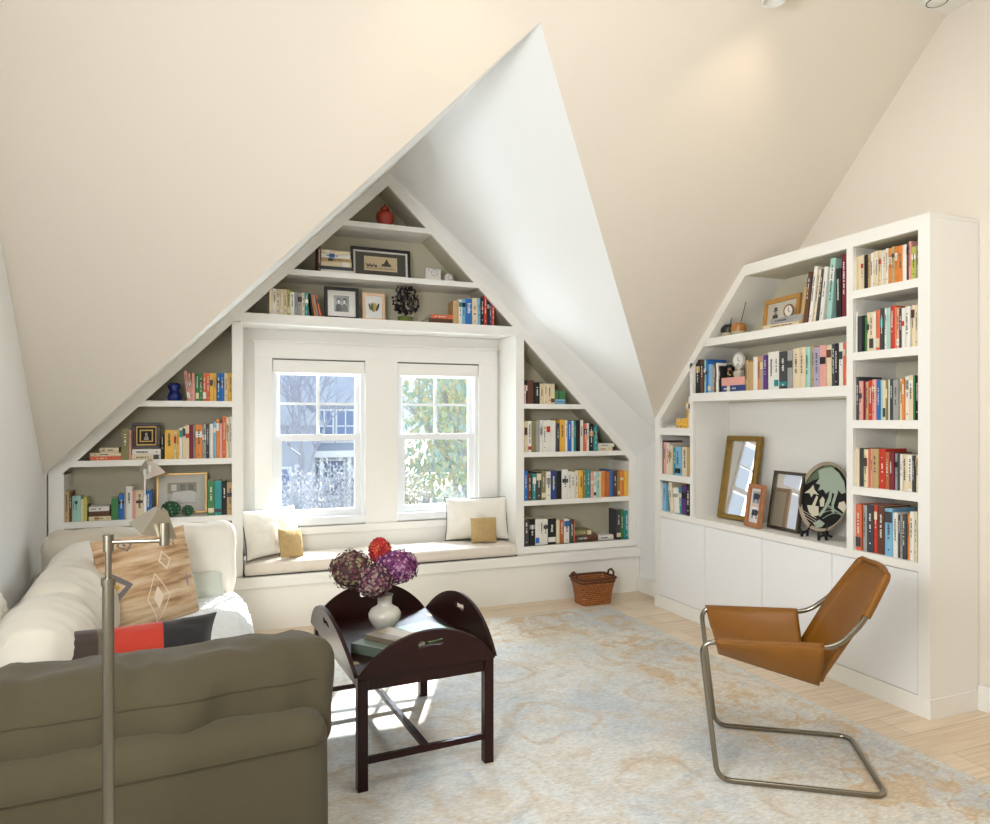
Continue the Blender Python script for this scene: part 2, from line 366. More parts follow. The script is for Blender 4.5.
BOOKS={'K1':([(2.949,0.027,0.193,'C',0),(2.922,0.027,0.191,'C',0),(2.9,0.017,0.193,'C',0),(2.879,0.024,0.19,'K',0),(2.859,0.014,0.19,'T',0),(2.841,0.023,0.191,'W',0),(2.824,0.012,0.195,'C',0),(2.809,0.017,0.196,'C',0),(2.792,0.015,0.196,'C',0),(2.778,0.013,0.193,'W',0),(2.764,0.016,0.193,'C',0),(2.749,0.014,0.197,'W',0),(2.731,0.023,0.194,'O',0),(2.71,0.018,0.199,'T',0),(2.694,0.016,0.195,'O',0),(2.671,0.029,0.196,'O',0),(2.645,0.023,0.193,'W',0),(2.628,0.011,0.196,'N',0),(2.615,0.015,0.204,'P',0),(2.595,0.025,0.172,'Q',0),(2.571,0.02,0.173,'S',0)],[]),
'K2':([(2.943,0.019,0.226,'W',0),(2.918,0.027,0.202,'D',0),(2.898,0.012,0.203,'K',0),(2.883,0.02,0.197,'G',0),(2.863,0.019,0.215,'C',0),(2.84,0.028,0.214,'C',0),(2.82,0.012,0.215,'W',0),(2.802,0.025,0.219,'H',0),(2.778,0.022,0.226,'D',0),(2.759,0.012,0.225,'W',0),(2.741,0.025,0.225,'M',0),(2.715,0.027,0.231,'R',0),(2.698,0.008,0.224,'O',0),(2.685,0.017,0.216,'P',0),(2.668,0.018,0.212,'D',0),(2.649,0.02,0.209,'W',0),(2.626,0.028,0.214,'W',0),(2.599,0.021,0.216,'C',0),(2.579,0.015,0.216,'C',0),(2.566,0.01,0.211,'W',0)],[]),
'K3':([(2.953,0.019,0.241,'S',0),(2.933,0.02,0.242,'D',0),(2.911,0.024,0.218,'P',0),(2.893,0.013,0.217,'A',0),(2.875,0.022,0.212,'T',0),(2.85,0.028,0.219,'R',0),(2.824,0.025,0.222,'P',0),(2.801,0.021,0.218,'B',0),(2.781,0.019,0.217,'M',0),(2.763,0.018,0.214,'C',0),(2.748,0.011,0.214,'F',0),(2.736,0.011,0.217,'W',0),(2.72,0.02,0.218,'D',0),(2.695,0.031,0.215,'S',0),(2.667,0.02,0.217,'C',0),(2.651,0.013,0.217,'O',0),(2.632,0.024,0.229,'W',0),(2.607,0.026,0.232,'C',0),(2.589,0.011,0.231,'G',0),(2.575,0.019,0.23,'K',0)],[]),
'K4':([(2.938,0.03,0.211,'C',0),(2.907,0.032,0.214,'D',0),(2.878,0.027,0.209,'C',0),(2.858,0.012,0.213,'H',0),(2.844,0.017,0.213,'P',0),(2.817,0.038,0.214,'T',0),(2.779,0.033,0.215,'R',0),(2.747,0.028,0.2,'I',0),(2.719,0.027,0.199,'A',0),(2.696,0.016,0.194,'S',0),(2.68,0.016,0.193,'D',0),(2.665,0.015,0.192,'W',0),(2.642,0.03,0.191,'C',0),(2.614,0.026,0.19,'W',0),(2.593,0.014,0.187,'D',0),(2.575,0.019,0.19,'C',0)],[]),
'K5':([(2.922,0.034,0.257,'H',0),(2.885,0.024,0.255,'S',0),(2.851,0.041,0.261,'D',0),(2.818,0.021,0.263,'R',0),(2.786,0.04,0.26,'N',0),(2.739,0.045,0.254,'L',0),(2.699,0.026,0.236,'W',0),(2.678,0.015,0.226,'D',0),(2.663,0.015,0.228,'S',0),(2.644,0.022,0.233,'D',0),(2.624,0.013,0.239,'O',0),(2.605,0.024,0.254,'W',0),(2.585,0.015,0.256,'C',0)],[]),
'M2a':([(4.335,0.056,0.25,'K',0),(4.287,0.035,0.246,'N',0),(4.253,0.023,0.243,'M',0),(4.23,0.021,0.244,'B',0),(4.201,0.034,0.207,'L',0),(4.165,0.034,0.193,'S',0),(4.136,0.02,0.211,'N',0),(4.115,0.021,0.21,'W',0),(4.096,0.014,0.188,'K',0),(3.82,0.027,0.207,'T',0),(3.782,0.044,0.193,'T',0),(3.739,0.038,0.222,'W',0),(3.704,0.03,0.222,'O',0),(3.675,0.024,0.22,'S',0),(3.643,0.037,0.225,'U',0)],[(3.965,0.241,1.726,1.782,'P'),(3.965,0.241,1.682,1.725,'V')]),
'M2b':([(3.593,0.054,0.243,'W',0),(3.543,0.039,0.242,'W',0),(3.489,0.064,0.237,'D',0),(3.434,0.043,0.237,'S',0),(3.382,0.057,0.246,'C',0),(3.33,0.044,0.249,'C',0),(3.289,0.035,0.245,'M',0),(3.257,0.024,0.25,'T',0),(3.221,0.045,0.239,'J',0),(3.175,0.044,0.245,'P',0),(3.134,0.035,0.243,'C',0),(3.101,0.026,0.245,'D',0),(3.074,0.025,0.247,'K',0),(3.047,0.026,0.247,'W',0),(3.025,0.015,0.245,'H',0),(3.009,0.014,0.243,'P',0)],[]),
'M1':([(3.303,0.025,0.252,'T',0.193),(3.271,0.03,0.31,'N',0.138),(3.229,0.027,0.335,'W',0.141),(3.199,0.021,0.309,'C',0.151),(3.177,0.018,0.308,'D',0.15),(3.151,0.028,0.316,'W',0.129),(3.104,0.035,0.356,'M',0.098),(3.063,0.033,0.286,'K',0),(3.024,0.035,0.361,'A',0)],[(3.474,0.278,2.119,2.157,'S'),(3.481,0.38,2.091,2.118,'C')]),
'C1':([(4.461,0.035,0.2,'Y',0),(4.431,0.019,0.239,'W',0)],[(4.546,0.124,1.516,1.541,'Y'),(4.546,0.124,1.49,1.514,'Y'),(4.546,0.124,1.465,1.489,'Y'),(4.673,0.113,1.464,1.475,'W')]),
'C2':([(4.787,0.03,0.263,'K',0),(4.752,0.04,0.252,'P',0),(4.712,0.035,0.247,'W',0),(4.668,0.049,0.23,'C',0),(4.622,0.034,0.213,'E',0),(4.568,0.07,0.221,'L',0),(4.497,0.068,0.223,'C',0),(4.444,0.034,0.219,'T',0)],[]),
'C3':([(4.783,0.038,0.218,'S',0),(4.745,0.038,0.221,'L',0),(4.686,0.046,0.232,'C',-0.107),(4.613,0.069,0.195,'W',-0.103),(4.554,0.038,0.207,'E',0),(4.506,0.055,0.223,'U',0),(4.448,0.057,0.234,'K',0)],[]),
'R1':([(2.423,0.016,0.159,'P',0),(2.44,0.011,0.197,'K',0),(2.476,0.058,0.198,'N',0),(2.533,0.046,0.181,'K',0),(2.577,0.033,0.17,'C',0),(2.61,0.033,0.171,'C',0),(2.643,0.033,0.172,'C',0),(2.678,0.038,0.172,'C',0)],[(2.751,0.103,1.654,1.695,'L'),(2.751,0.103,1.696,1.767,'G')]),
'R2':([(2.432,0.027,0.259,'C',0),(2.462,0.034,0.259,'W',0),(2.502,0.04,0.259,'F',0),(2.54,0.032,0.263,'S',0),(2.572,0.025,0.267,'W',0),(2.602,0.031,0.263,'W',0),(2.637,0.036,0.267,'W',0),(2.681,0.049,0.263,'W',0),(2.726,0.032,0.241,'D',0),(2.769,0.047,0.271,'Y',0),(2.805,0.019,0.267,'W',0),(2.837,0.041,0.258,'B',0),(2.868,0.017,0.263,'W',0),(2.889,0.019,0.263,'E',0),(2.918,0.035,0.267,'K',0),(2.953,0.031,0.267,'W',0),(2.986,0.029,0.232,'H',0),(3.014,0.023,0.241,'W',0),(3.048,0.041,0.232,'K',0),(3.091,0.038,0.215,'E',0)],[(3.2,0.161,1.286,1.317,'W'),(3.19,0.141,1.253,1.284,'C')]),
'R3':([(2.43,0.03,0.25,'B',0),(2.466,0.036,0.223,'N',0),(2.506,0.032,0.222,'E',0),(2.548,0.045,0.236,'D',0),(2.593,0.038,0.245,'F',0),(2.636,0.042,0.236,'W',0),(2.686,0.051,0.241,'V',0),(2.737,0.047,0.236,'K',0),(2.791,0.057,0.25,'W',0),(2.837,0.029,0.233,'W',0),(2.871,0.033,0.222,'W',0),(2.906,0.033,0.237,'C',0),(2.944,0.039,0.236,'Y',0),(2.979,0.027,0.235,'F',0),(3.016,0.041,0.239,'E',0),(3.054,0.027,0.222,'P',0),(3.081,0.023,0.222,'W',0),(3.11,0.032,0.221,'M',0),(3.138,0.023,0.222,'C',0),(3.17,0.033,0.224,'O',0),(3.208,0.042,0.223,'I',0),(3.248,0.033,0.233,'B',0),(3.287,0.039,0.226,'N',0),(3.319,0.023,0.223,'F',0),(3.352,0.039,0.225,'O',0),(3.399,0.051,0.223,'Y',0)],[]),
'R4':([(2.437,0.044,0.223,'D',0),(2.487,0.052,0.223,'K',0),(2.534,0.037,0.218,'W',0),(2.571,0.036,0.216,'W',0),(2.611,0.042,0.214,'W',0),(2.671,0.074,0.216,'K',0),(2.726,0.029,0.203,'C',0),(2.762,0.039,0.201,'I',0),(2.809,0.052,0.204,'W',0),(2.857,0.038,0.196,'D',0),(2.883,0.012,0.195,'H',0),(3.317,0.043,0.262,'D',0),(3.357,0.032,0.26,'G',0),(3.397,0.045,0.248,'E',0)],[(2.977,0.167,0.513,0.552,'F'),(3.002,0.223,0.452,0.509,'N'),(3.196,0.149,0.455,0.497,'W')]),
'L1':([(-0.153,0.018,0.209,'P',-0.122),(-0.129,0.017,0.193,'P',-0.096),(-0.1,0.022,0.194,'P',0),(-0.076,0.022,0.194,'G',0),(-0.052,0.021,0.195,'G',0),(-0.029,0.022,0.195,'H',0),(-0.006,0.022,0.196,'H',0),(0.016,0.018,0.196,'Y',0),(0.037,0.021,0.197,'Y',0),(0.062,0.023,0.198,'B',0),(0.086,0.023,0.198,'B',0),(0.112,0.025,0.199,'C',0),(0.139,0.025,0.199,'Y',0)],[]),
'L2':([(-0.523,0.046,0.209,'F',0),(-0.493,0.012,0.203,'P',0),(-0.296,0.016,0.169,'K',0),(-0.253,0.056,0.2,'Y',0),(-0.216,0.016,0.196,'C',0),(-0.199,0.016,0.198,'Y',0),(-0.18,0.019,0.213,'W',0),(-0.16,0.017,0.224,'C',0),(-0.139,0.023,0.233,'C',0),(-0.115,0.025,0.235,'A',0),(-0.095,0.012,0.229,'S',0),(-0.066,0.043,0.237,'O',0),(-0.031,0.025,0.24,'S',0),(-0.008,0.019,0.24,'D',0),(0.015,0.024,0.24,'W',0),(0.037,0.016,0.257,'L',0),(0.057,0.02,0.274,'O',0),(0.077,0.017,0.246,'P',0),(0.099,0.023,0.297,'H',0),(0.121,0.019,0.291,'C',0),(0.142,0.019,0.291,'W',0)],[(-0.618,0.114,1.273,1.305,'C'),(-0.64,0.182,1.248,1.272,'C'),(-0.636,0.192,1.222,1.247,'H'),(-0.395,0.176,1.247,1.285,'W'),(-0.395,0.18,1.215,1.246,'C')]),
'L3a':([(-0.863,0.027,0.202,'T',0),(-0.842,0.014,0.201,'N',0),(-0.826,0.015,0.168,'M',0),(-0.81,0.018,0.167,'M',0),(-0.792,0.016,0.169,'M',0),(-0.775,0.016,0.147,'C',0),(-0.756,0.019,0.159,'Q',0),(-0.743,0.005,0.11,'K',0),(-0.585,0.041,0.149,'G',0),(-0.546,0.034,0.171,'B',0),(-0.524,0.01,0.21,'S',0),(-0.499,0.038,0.222,'W',0),(-0.469,0.019,0.193,'P',0),(-0.436,0.045,0.192,'C',0),(-0.382,0.036,0.19,'B',0)],[(-0.678,0.12,0.866,0.896,'W'),(-0.677,0.125,0.833,0.866,'N'),(-0.673,0.132,0.805,0.832,'C')]),
'L3b':([(0.013,0.041,0.243,'G',0),(0.059,0.045,0.241,'E',0),(0.1,0.035,0.24,'K',0),(0.138,0.04,0.227,'T',0)],[]),
'T3a':([(0.414,0.023,0.193,'C',0),(0.439,0.026,0.187,'W',0),(0.464,0.022,0.187,'C',0),(0.488,0.025,0.186,'C',0),(0.513,0.023,0.188,'C',0),(0.537,0.02,0.187,'Q',0),(0.563,0.029,0.172,'W',0),(0.589,0.02,0.171,'S',0),(0.617,0.031,0.168,'S',0),(0.642,0.017,0.17,'C',0),(0.665,0.024,0.171,'E',0),(0.688,0.012,0.168,'K',-0.139),(0.703,0.013,0.164,'O',-0.159),(0.717,0.011,0.16,'S',-0.192),(0.732,0.011,0.161,'H',-0.219)],[]),
'T3b':([(1.821,0.047,0.185,'T',0),(1.859,0.027,0.198,'W',0),(1.888,0.029,0.2,'L',0),(1.929,0.052,0.208,'B',0),(1.979,0.043,0.216,'C',0),(2.015,0.026,0.218,'L',0),(2.044,0.027,0.226,'K',0),(2.071,0.026,0.241,'R',0),(2.097,0.021,0.224,'K',0),(2.118,0.016,0.204,'V',0),(2.138,0.023,0.184,'R',0)],[(1.732,0.221,2.305,2.336,'H'),(1.72,0.245,2.266,2.303,'N')]),
'T2':([(0.756,0.02,0.192,'N',0)],[(0.879,0.215,2.773,2.798,'C'),(0.879,0.215,2.74,2.773,'W'),(0.882,0.22,2.715,2.739,'T'),(0.883,0.223,2.678,2.714,'C'),(0.888,0.24,2.652,2.677,'D'),(0.89,0.243,2.629,2.651,'W')])}
# ------------------------------------------------------------------ the room shell
XL, XR, XC = -.965, 3.698, 3.49        # left wall, right wall, right cheek of the dormer
FY, WY = 5.34, 5.72                    # face of the built-ins, window wall
AP = (1.268, 3.383)                    # gable apex on the face (x, z)
V0 = Vector((1.43, 2.997, 3.348))      # where the dormer ridge meets the main slope
def struct(mb, name, **k): return mb.build(name, kind='structure', **k)

oak = floor_mat()
struct(MB(oak).box(-4.5, XR+.1, -3.2, 5.9, -.12, 0), 'floor')
def quad(mb, *pts): mb.add(pts, [list(range(len(pts)))]); return mb
# left wall: under the main slope, then the dormer cheek
w = MB(wall_white)
XK, YK = -.90, 3.67                       # the wall bends very slightly here
w.prismX([(-3.2, 0), (YK, 0), (YK, 6.345-YK), (2.66, 3.685), (-3.2, 3.685)], XK-.1, XK)
def wx(y): return XL+(5.196-y)*(XK-XL)/(5.196-YK)
w.prism([(YK, 0), (5.9, 0), (5.9, 1.165), (5.196, 1.149), (YK, 6.345-YK)], lambda p: (wx(p[0]), p[0], p[1]), lambda p: (wx(p[0])-.1, p[0], p[1]))
struct(w, 'wall_left')
w = MB(wall_warm_lit); w.prismX([(-3.2, 0), (5.9, 0), (5.9, 1.0), (5.34, 1.005), (2.66, 3.685), (-3.2, 3.685)], XR, XR+.1); struct(w, 'wall_right')
w = MB(wall_white); w.prismX([(4.85, 0), (5.9, 0), (5.9, 1.30), (5.34, 1.30), (4.993, 1.40), (4.85, 1.52)], XC+.001, XC+.05); struct(w, 'wall_cheek')
w = MB(wall_warm_lit); w.box(XL-.1, XR+.1, -3.3, -3.2, 0, 3.7); struct(w, 'wall_rear')
# main slope with the dormer cut out of it, then the flat ceiling
sl = MB(wall_warm_lit)
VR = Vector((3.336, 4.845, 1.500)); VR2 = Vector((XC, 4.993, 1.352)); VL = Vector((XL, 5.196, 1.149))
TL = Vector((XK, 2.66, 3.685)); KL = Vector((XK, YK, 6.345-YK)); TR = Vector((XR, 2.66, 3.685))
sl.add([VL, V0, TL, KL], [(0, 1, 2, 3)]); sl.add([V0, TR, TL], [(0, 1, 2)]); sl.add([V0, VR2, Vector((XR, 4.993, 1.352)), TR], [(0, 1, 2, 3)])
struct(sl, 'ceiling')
c = MB(white); c.box(XL-.1, XR+.1, -3.3, 2.66, 3.685, 3.78); struct(c, 'ceiling')
# dormer slopes
AF = Vector((AP[0], 5.9, AP[1]+.0)); AFF = Vector((AP[0], FY, AP[1]))
dr = MB(wall_white)
B = Vector((XC, 4.993, 1.178)); CF = Vector((XC, FY, 1.165)); CB = Vector((XC, 5.9, 1.165))
dr.add([V0, VR2, AFF], [(0, 1, 2)]); dr.add([VR2, CF, AFF], [(0, 1, 2)]); dr.add([VR2, B, CF], [(0, 1, 2)]); dr.add([AFF, CF, CB, AF], [(0, 1, 2, 3)])
struct(dr, 'wall_dormer_right')
dl = MB(white)
DL = Vector((XL, FY, 1.155)); DB = Vector((XL, 5.9, 1.155))
dl.add([V0, VL, AFF], [(0, 1, 2)]); dl.add([VL, DL, AFF], [(0, 1, 2)]); dl.add([AFF, DL, DB, AF], [(0, 1, 2, 3)])
struct(dl, 'wall_dormer_left')
# window wall with two openings
OP = [(.45, 1.165), (1.43, 2.14)]; OZ = (.70, 1.965)
w = MB(white)
for x0, x1, z0, z1 in ((XL-.1, OP[0][0], -.1, 3.6), (OP[0][1], OP[1][0], -.1, 3.6), (OP[1][1], XR+.1, -.1, 3.6)): w.box(x0, x1, WY, WY+.12, z0, z1)
for a, b_ in OP: w.box(a, b_, WY, WY+.12, -.1, OZ[0]); w.box(a, b_, WY, WY+.12, OZ[1], 3.6)
struct(w, 'wall_window')
# interior casing around the pair of windows
cs = MB(white)
cs.box(.318, .45, WY-.022, WY, .60, 2.087, b=.003); cs.box(2.14, 2.31, WY-.022, WY, .60, 2.087, b=.003)
cs.box(1.165, 1.43, WY-.03, WY, .655, 1.975, b=.003); cs.box(.318, 2.31, WY-.024, WY, 1.968, 2.087, b=.003)
cs.box(.300, 2.328, WY-.03, WY, 2.087, 2.105, b=.003)
struct(cs, 'trim_1')
cs = MB(white); cs.box(.223, 2.33, WY-.045, WY, .60, .66, b=.005); cs.box(.223, 2.33, WY-.02, WY, .385, .60); struct(cs, 'trim_2')
# right wall skirting and the cheek skirting
bb = MB(white); bb.box(XR-.02, XR, -3.1, 2.48, 0, .13, b=.003); struct(bb, 'baseboard_right')
bb = MB(white); bb.box(XC-.02, XC, 4.86, 5.298, 0, .135, b=.003); struct(bb, 'baseboard_cheek')
bb = MB(white); bb.box(XK, XK+.015, -3.1, 2.0, 0, .13, b=.003); struct(bb, 'baseboard_left')

def make_window(n, x0, x1):
    root = empty('window_%d' % n, ((x0+x1)/2, WY, OZ[0]), kind='structure')
    hw = (x1-x0)/2; H = OZ[1]-OZ[0]
    vinyl = mat('window_sash_white', (.82, .84, .86), .4)
    f = MB(vinyl)
    f.box(-hw, -hw+.03, 0, .11, 0, H); f.box(hw-.03, hw, 0, .11, 0, H); f.box(-hw, hw, 0, .11, H-.03, H); f.box(-hw-.01, hw+.01, -.035, .11, -.03, .03, b=.004)
    f.build('frame', root)
    mid = .655
    lo = MB(vinyl); a = hw-.03
    lo.box(-a, -a+.045, .025, .06, .03, mid+.02); lo.box(a-.045, a, .025, .06, .03, mid+.02); lo.box(-a, a, .024, .061, .03, .085); lo.box(-a, a, .024, .061, mid-.028, mid+.022)
    lo.box(-.02, .02, .012, .03, mid+.02, mid+.03)
    o = lo.build('lower_sash', root)
    MB(glass).add([(-a+.04, .043, .08), (a-.04, .043, .08), (a-.04, .043, mid-.02), (-a+.04, .043, mid-.02)], [(0, 1, 2, 3)]).build('pane', o)
    up = MB(vinyl); T = H-.118
    up.box(-a, -a+.035, .065, .1, mid, T+.03); up.box(a-.035, a, .065, .1, mid, T+.03); up.box(-a, a, .064, .101, mid-.03, mid+.02); up.box(-a, a, .064, .101, T, T+.035)
    up.box(-.011, .011, .07, .095, mid, T); zm = (mid+T)/2+.02; up.box(-a, a, .071, .094, zm-.01, zm+.01)
    o = up.build('upper_sash', root)
    MB(glass).add([(-a+.03, .083, mid+.01), (a-.03, .083, mid+.01), (a-.03, .083, T+.01), (-a+.03, .083, T+.01)], [(0, 1, 2, 3)]).build('pane', o)
    return root
make_window(1, *OP[0]); make_window(2, *OP[1])
for i, (x0, x1) in enumerate(OP):
    r = empty('roller_blind', ((x0+x1)/2, WY+.018, 1.90), group='rolled up window blinds', cat='blind',
        label='white roller blind cassette rolled up atop the %s of the two windows' % ('left' if i == 0 else 'right'))
    hw = (x1-x0)/2-.003
    MB(white).box(-hw, hw, -.032, .03, -.042, .058, b=.006).build('cassette', r)
    MB(mat('blind_shadow_gap', (.12, .11, .10), .8)).box(-hw, hw, -.030, .03, .0585, .0645).build('gap_shadow', r)  # dark strip standing in for the shade above the cassette

# ------------------------------------------------------------------ gable bookcase around the window
bk = empty('built_in_bookcase', (AP[0], FY, 0), cat='bookcase', label='white gable-shaped built-in shelving that surrounds the two windows')
def part(mb, name, root, **k):
    o = mb.build(name, **k); o.parent = root; o.matrix_parent_inverse = Matrix.Translation(root.location).inverted() if not root.rotation_euler.z else (Matrix.Translation(root.location) @ Matrix.Rotation(root.rotation_euler.z, 4, 'Z')).inverted()
    return o
K = .9932
def zo(x): return AP[1]-K*abs(x-AP[0])        # outer rake line
def zi(x): return zo(x)-.10
SX0, SX1 = -.875, 3.41                          # inside of the outer stiles
ft = .03
fr = MB(white)
fr.prismY([(XL+.002, zo(XL)-.003), AP, (XC-.002, zo(XC)-.003), (XC-.002, zi(XC)), (AP[0], AP[1]-.10), (XL+.002, zi(XL))], FY, FY+ft)
fr.box(XL+.002, SX0, FY+.0005, FY+ft, .39, 1.14); fr.box(SX1, XC-.002, FY+.0005, FY+ft, .39, 1.14)
fr.box(SX0, .15, FY+.0005, FY+ft, .39, .45); fr.box(2.402, SX1, FY+.0005, FY+ft, .39, .45)
fr.box(.1505, 2.4015, FY-.0012, FY+ft, 2.19, 2.255)
fr.box(.205, 2.348, FY-.016, FY, 2.176, 2.196, b=.003)
part(fr, 'face_frame', bk)
for x0, x1 in ((.15, .223), (2.33, 2.402)):
    d = MB(white).box(x0, x1, FY-.0004, WY-.001, .388, 2.188)
    part(d, 'upright', bk)
BZ = WY-.04
def shelf_poly(z0, z1, x0, x1):
    """shelf between two uprights or up to the rakes"""
    a0 = x0 if x0 is not None else AP[0]-(zi(AP[0])-z0)/K-.02; a1 = x1 if x1 is not None else AP[0]+(zi(AP[0])-z0)/K+.02
    return a0, a1
def shelf(z, x0=None, x1=None, t=.04):
    zb = z-t; lim = (AP[1]-.10-z)/K
    a = max(x0 if x0 is not None else -99, AP[0]-lim-.01, SX0-.0); b_ = min(x1 if x1 is not None else 99, AP[0]+lim+.01, SX1)
    limb = (AP[1]-.10-zb)/K
    a2 = max(x0 if x0 is not None else -99, AP[0]-limb-.01, SX0); b2 = min(x1 if x1 is not None else 99, AP[0]+limb+.01, SX1)
    part(MB(white).prismY([(a2, zb), (b2, zb), (b_, z), (a, z)], FY+.002, BZ), 'shelf', bk)
shelf(2.985); shelf(2.59); shelf(2.255, t=.03)
for z in (1.625, 1.225, .825): shelf(z, None, .15); shelf(z, 2.402, None)
shelf(.45, None, .15, .03); shelf(.45, 2.402, None, .03)
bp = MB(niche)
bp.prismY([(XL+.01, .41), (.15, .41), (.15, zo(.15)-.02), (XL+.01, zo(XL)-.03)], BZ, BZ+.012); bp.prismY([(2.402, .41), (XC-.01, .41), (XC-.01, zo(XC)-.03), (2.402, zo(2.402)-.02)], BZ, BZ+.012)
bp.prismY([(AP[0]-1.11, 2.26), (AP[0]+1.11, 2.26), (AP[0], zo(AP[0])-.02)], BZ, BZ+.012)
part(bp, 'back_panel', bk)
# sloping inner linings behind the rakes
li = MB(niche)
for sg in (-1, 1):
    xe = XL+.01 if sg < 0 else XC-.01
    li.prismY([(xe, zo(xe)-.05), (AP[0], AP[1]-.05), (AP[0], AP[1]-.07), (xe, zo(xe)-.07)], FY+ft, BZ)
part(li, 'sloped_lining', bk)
li = MB(white); li.box(SX0-.03, SX0, FY+ft, BZ, .45, 1.13); part(li, 'side_panel', bk); part(MB(white).box(SX1, SX1+.03, FY+ft, BZ, .45, 1.13), 'side_panel', bk)
li = MB(white); li.box(.223, 2.33, FY+.002, WY-.001, 2.19, 2.22); part(li, 'soffit', bk)

# bench under the window
be = empty('window_bench', (AP[0], 5.30, 0), cat='bench', label='long low white built-in bench base running under the shelves and window')
part(MB(white).box(XL+.003, XC-.003, 5.30, WY-.003, 0, .36), 'base', be)
part(MB(white).box(XL+.003, XC-.003, 5.275, WY-.05, .305, .385, b=.004), 'seat_board', be)
m = cushion_mb(2.095, .385, .095, benchfab, r=.025, puff=(0, .004, .012), wr=.002, seed=3)
co = m.build('bench_cushion', loc=(1.277, 5.483, .387), cat='cushion', label='long thin oatmeal seat cushion with dark piping lying on the window bench')
pp = [(-1.04, -.192, .008), (1.04, -.192, .008)]
MB(piping).tube(fillet([(-1.044, .19, .006), (-1.046, -.196, .006), (1.046, -.196, .006), (1.044, .19, .006)], .02), .0035, 6).build('piping', co)

# ------------------------------------------------------------------ wall cabinet on the right
CX = 3.334
cb = empty('wall_bookcase', (CX, 3.66, 0), cat='bookcase', label='tall white built-in bookcase with slanted top and cupboards along right wall')
cx1 = XR-.003; ft = .025
Y0, Y1 = 2.484, 4.842; TZ = 2.532; S1 = 6.345; S0 = 6.265
f = MB(white)
f.box(CX, CX+ft, Y0, 2.549, .1, TZ)                                 # near stile
f.box(CX, CX+ft, 2.942, 2.985, .77, 2.46)
f.prismX([(2.549, 2.46), (S0-2.46, 2.46), (S0-2.46+.0, 2.46), (4.773, S0-4.773), (4.773, .1), (Y1, .1), (Y1, S1-Y1), (S1-TZ, TZ), (2.549, TZ)], CX, CX+ft)
f.box(CX, CX+ft, 4.36, 4.392, .77, S0-4.36+.01)
f.box(CX, CX+ft, 2.549, 4.773, .725, .77)
part(f, 'face_frame', cb)
part(MB(white).box(CX+ft+.0003, cx1-.0005, Y0+.0004, Y0+.03, .0, TZ-.021), 'side_panel', cb)
part(MB(white).box(CX+ft, cx1, Y1-.03, Y1-.0005, .0, S1-Y1-.03), 'side_panel', cb)
part(MB(white).prismX([(Y0, TZ), (S1-TZ, TZ), (Y1, S1-Y1), (Y1, S1-Y1-.02), (S1-TZ-.008, TZ-.02), (Y0, TZ-.02)], CX+ft+.0003, cx1), 'top_panel', cb)
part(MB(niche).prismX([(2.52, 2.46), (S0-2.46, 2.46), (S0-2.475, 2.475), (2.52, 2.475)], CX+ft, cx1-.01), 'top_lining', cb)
part(MB(white).prismX([(S0-2.46, 2.46), (4.80, S0-4.80), (4.81, S0-4.80), (S0-2.46+.01, 2.475)], CX+ft, cx1-.01), 'top_lining', cb)
part(MB(white).box(CX-.006, CX+ft, Y0-.006, Y1, 0, .10, b=.002).box(CX+.002, cx1, Y0-.0055, Y0+.02, 0, .0995), 'plinth', cb)
part(MB(white).box(CX+ft, cx1, 2.52, 4.81, .74, .77), 'counter', cb)
part(MB(white).box(CX+.03, cx1, 2.944, 2.983, .77, 2.46), 'upright', cb)
part(MB(white).prismX([(4.362, .77), (4.390, .77), (4.390, S0-4.39), (4.362, S0-4.362)], CX+.03, cx1), 'upright', cb)
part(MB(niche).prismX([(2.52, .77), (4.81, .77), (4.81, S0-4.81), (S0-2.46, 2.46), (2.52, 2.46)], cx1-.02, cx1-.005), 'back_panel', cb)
part(MB(mat('niche_white_back', (.80,.79,.75), .7)).box(cx1-.026, cx1-.0205, 2.99, 4.36, .77, 1.62), 'back_panel', cb)
def cshelf(z, y0, y1, t): part(MB(white).box(CX, cx1-.021, y0, y1, z-t, z), 'shelf', cb)
for z in (2.215, 1.87, 1.494, 1.125): cshelf(z, 2.549, 2.942, .045)
cshelf(1.69, 2.985, 4.36, .06)
part(MB(white).prismX([(2.985, 2.025), (S0-2.025+.01, 2.025), (S0-2.08, 2.08), (2.985, 2.08)], CX, cx1-.021), 'shelf', cb)
cshelf(1.43, 4.392, 4.773, .055); cshelf(1.065, 4.392, 4.773, .05)
dg = mat('door_gap', (.25, .25, .25), .8)
part(MB(dg).box(CX+.012, CX+.02, 2.549, 4.773, .10, .725), 'carcass_front', cb)
doorw = mat('satin_door_white', (.84, .85, .86), .35)
for y0, y1 in ((2.549, 3.086), (3.086, 3.646), (3.646, 4.219), (4.219, 4.773)):
    part(MB(doorw).box(CX-.001, CX+.018, y0+.0025, y1-.0025, .1035, .7215, b=.0015), 'door', cb)

# ------------------------------------------------------------------ ceiling fittings
s = empty('ceiling_spotlight', (2.45, 2.60, 3.655), cat='spotlight', label='small white cylinder spotlight hanging at the top edge of the picture')
MB(white).lathe([(0, 0), (.05, 0), (.05, -.012), (.012, -.014), (.012, -.06)], n=20).build('mount', s)
MB(white).lathe([(.0, -.05), (.055, -.05), (.055, -.205), (.048, -.205), (.045, -.17), (0, -.17)], n=24).build('housing', s)
s = empty('smoke_detector', (3.50, 2.57, 3.685), cat='detector', label='small round white vented fitting on the flat ceiling, top right corner')
MB(white).lathe([(0, -.03), (.04, -.03), (.055, -.02), (.06, 0)], n=24).build('cover', s)
MB(mat('dark_vent', (.1, .1, .1), .6)).tube([(.048*cos(a*.3), .048*sin(a*.3), -.0255) for a in range(21)], .003, 6, closed=True).build('vent', s)
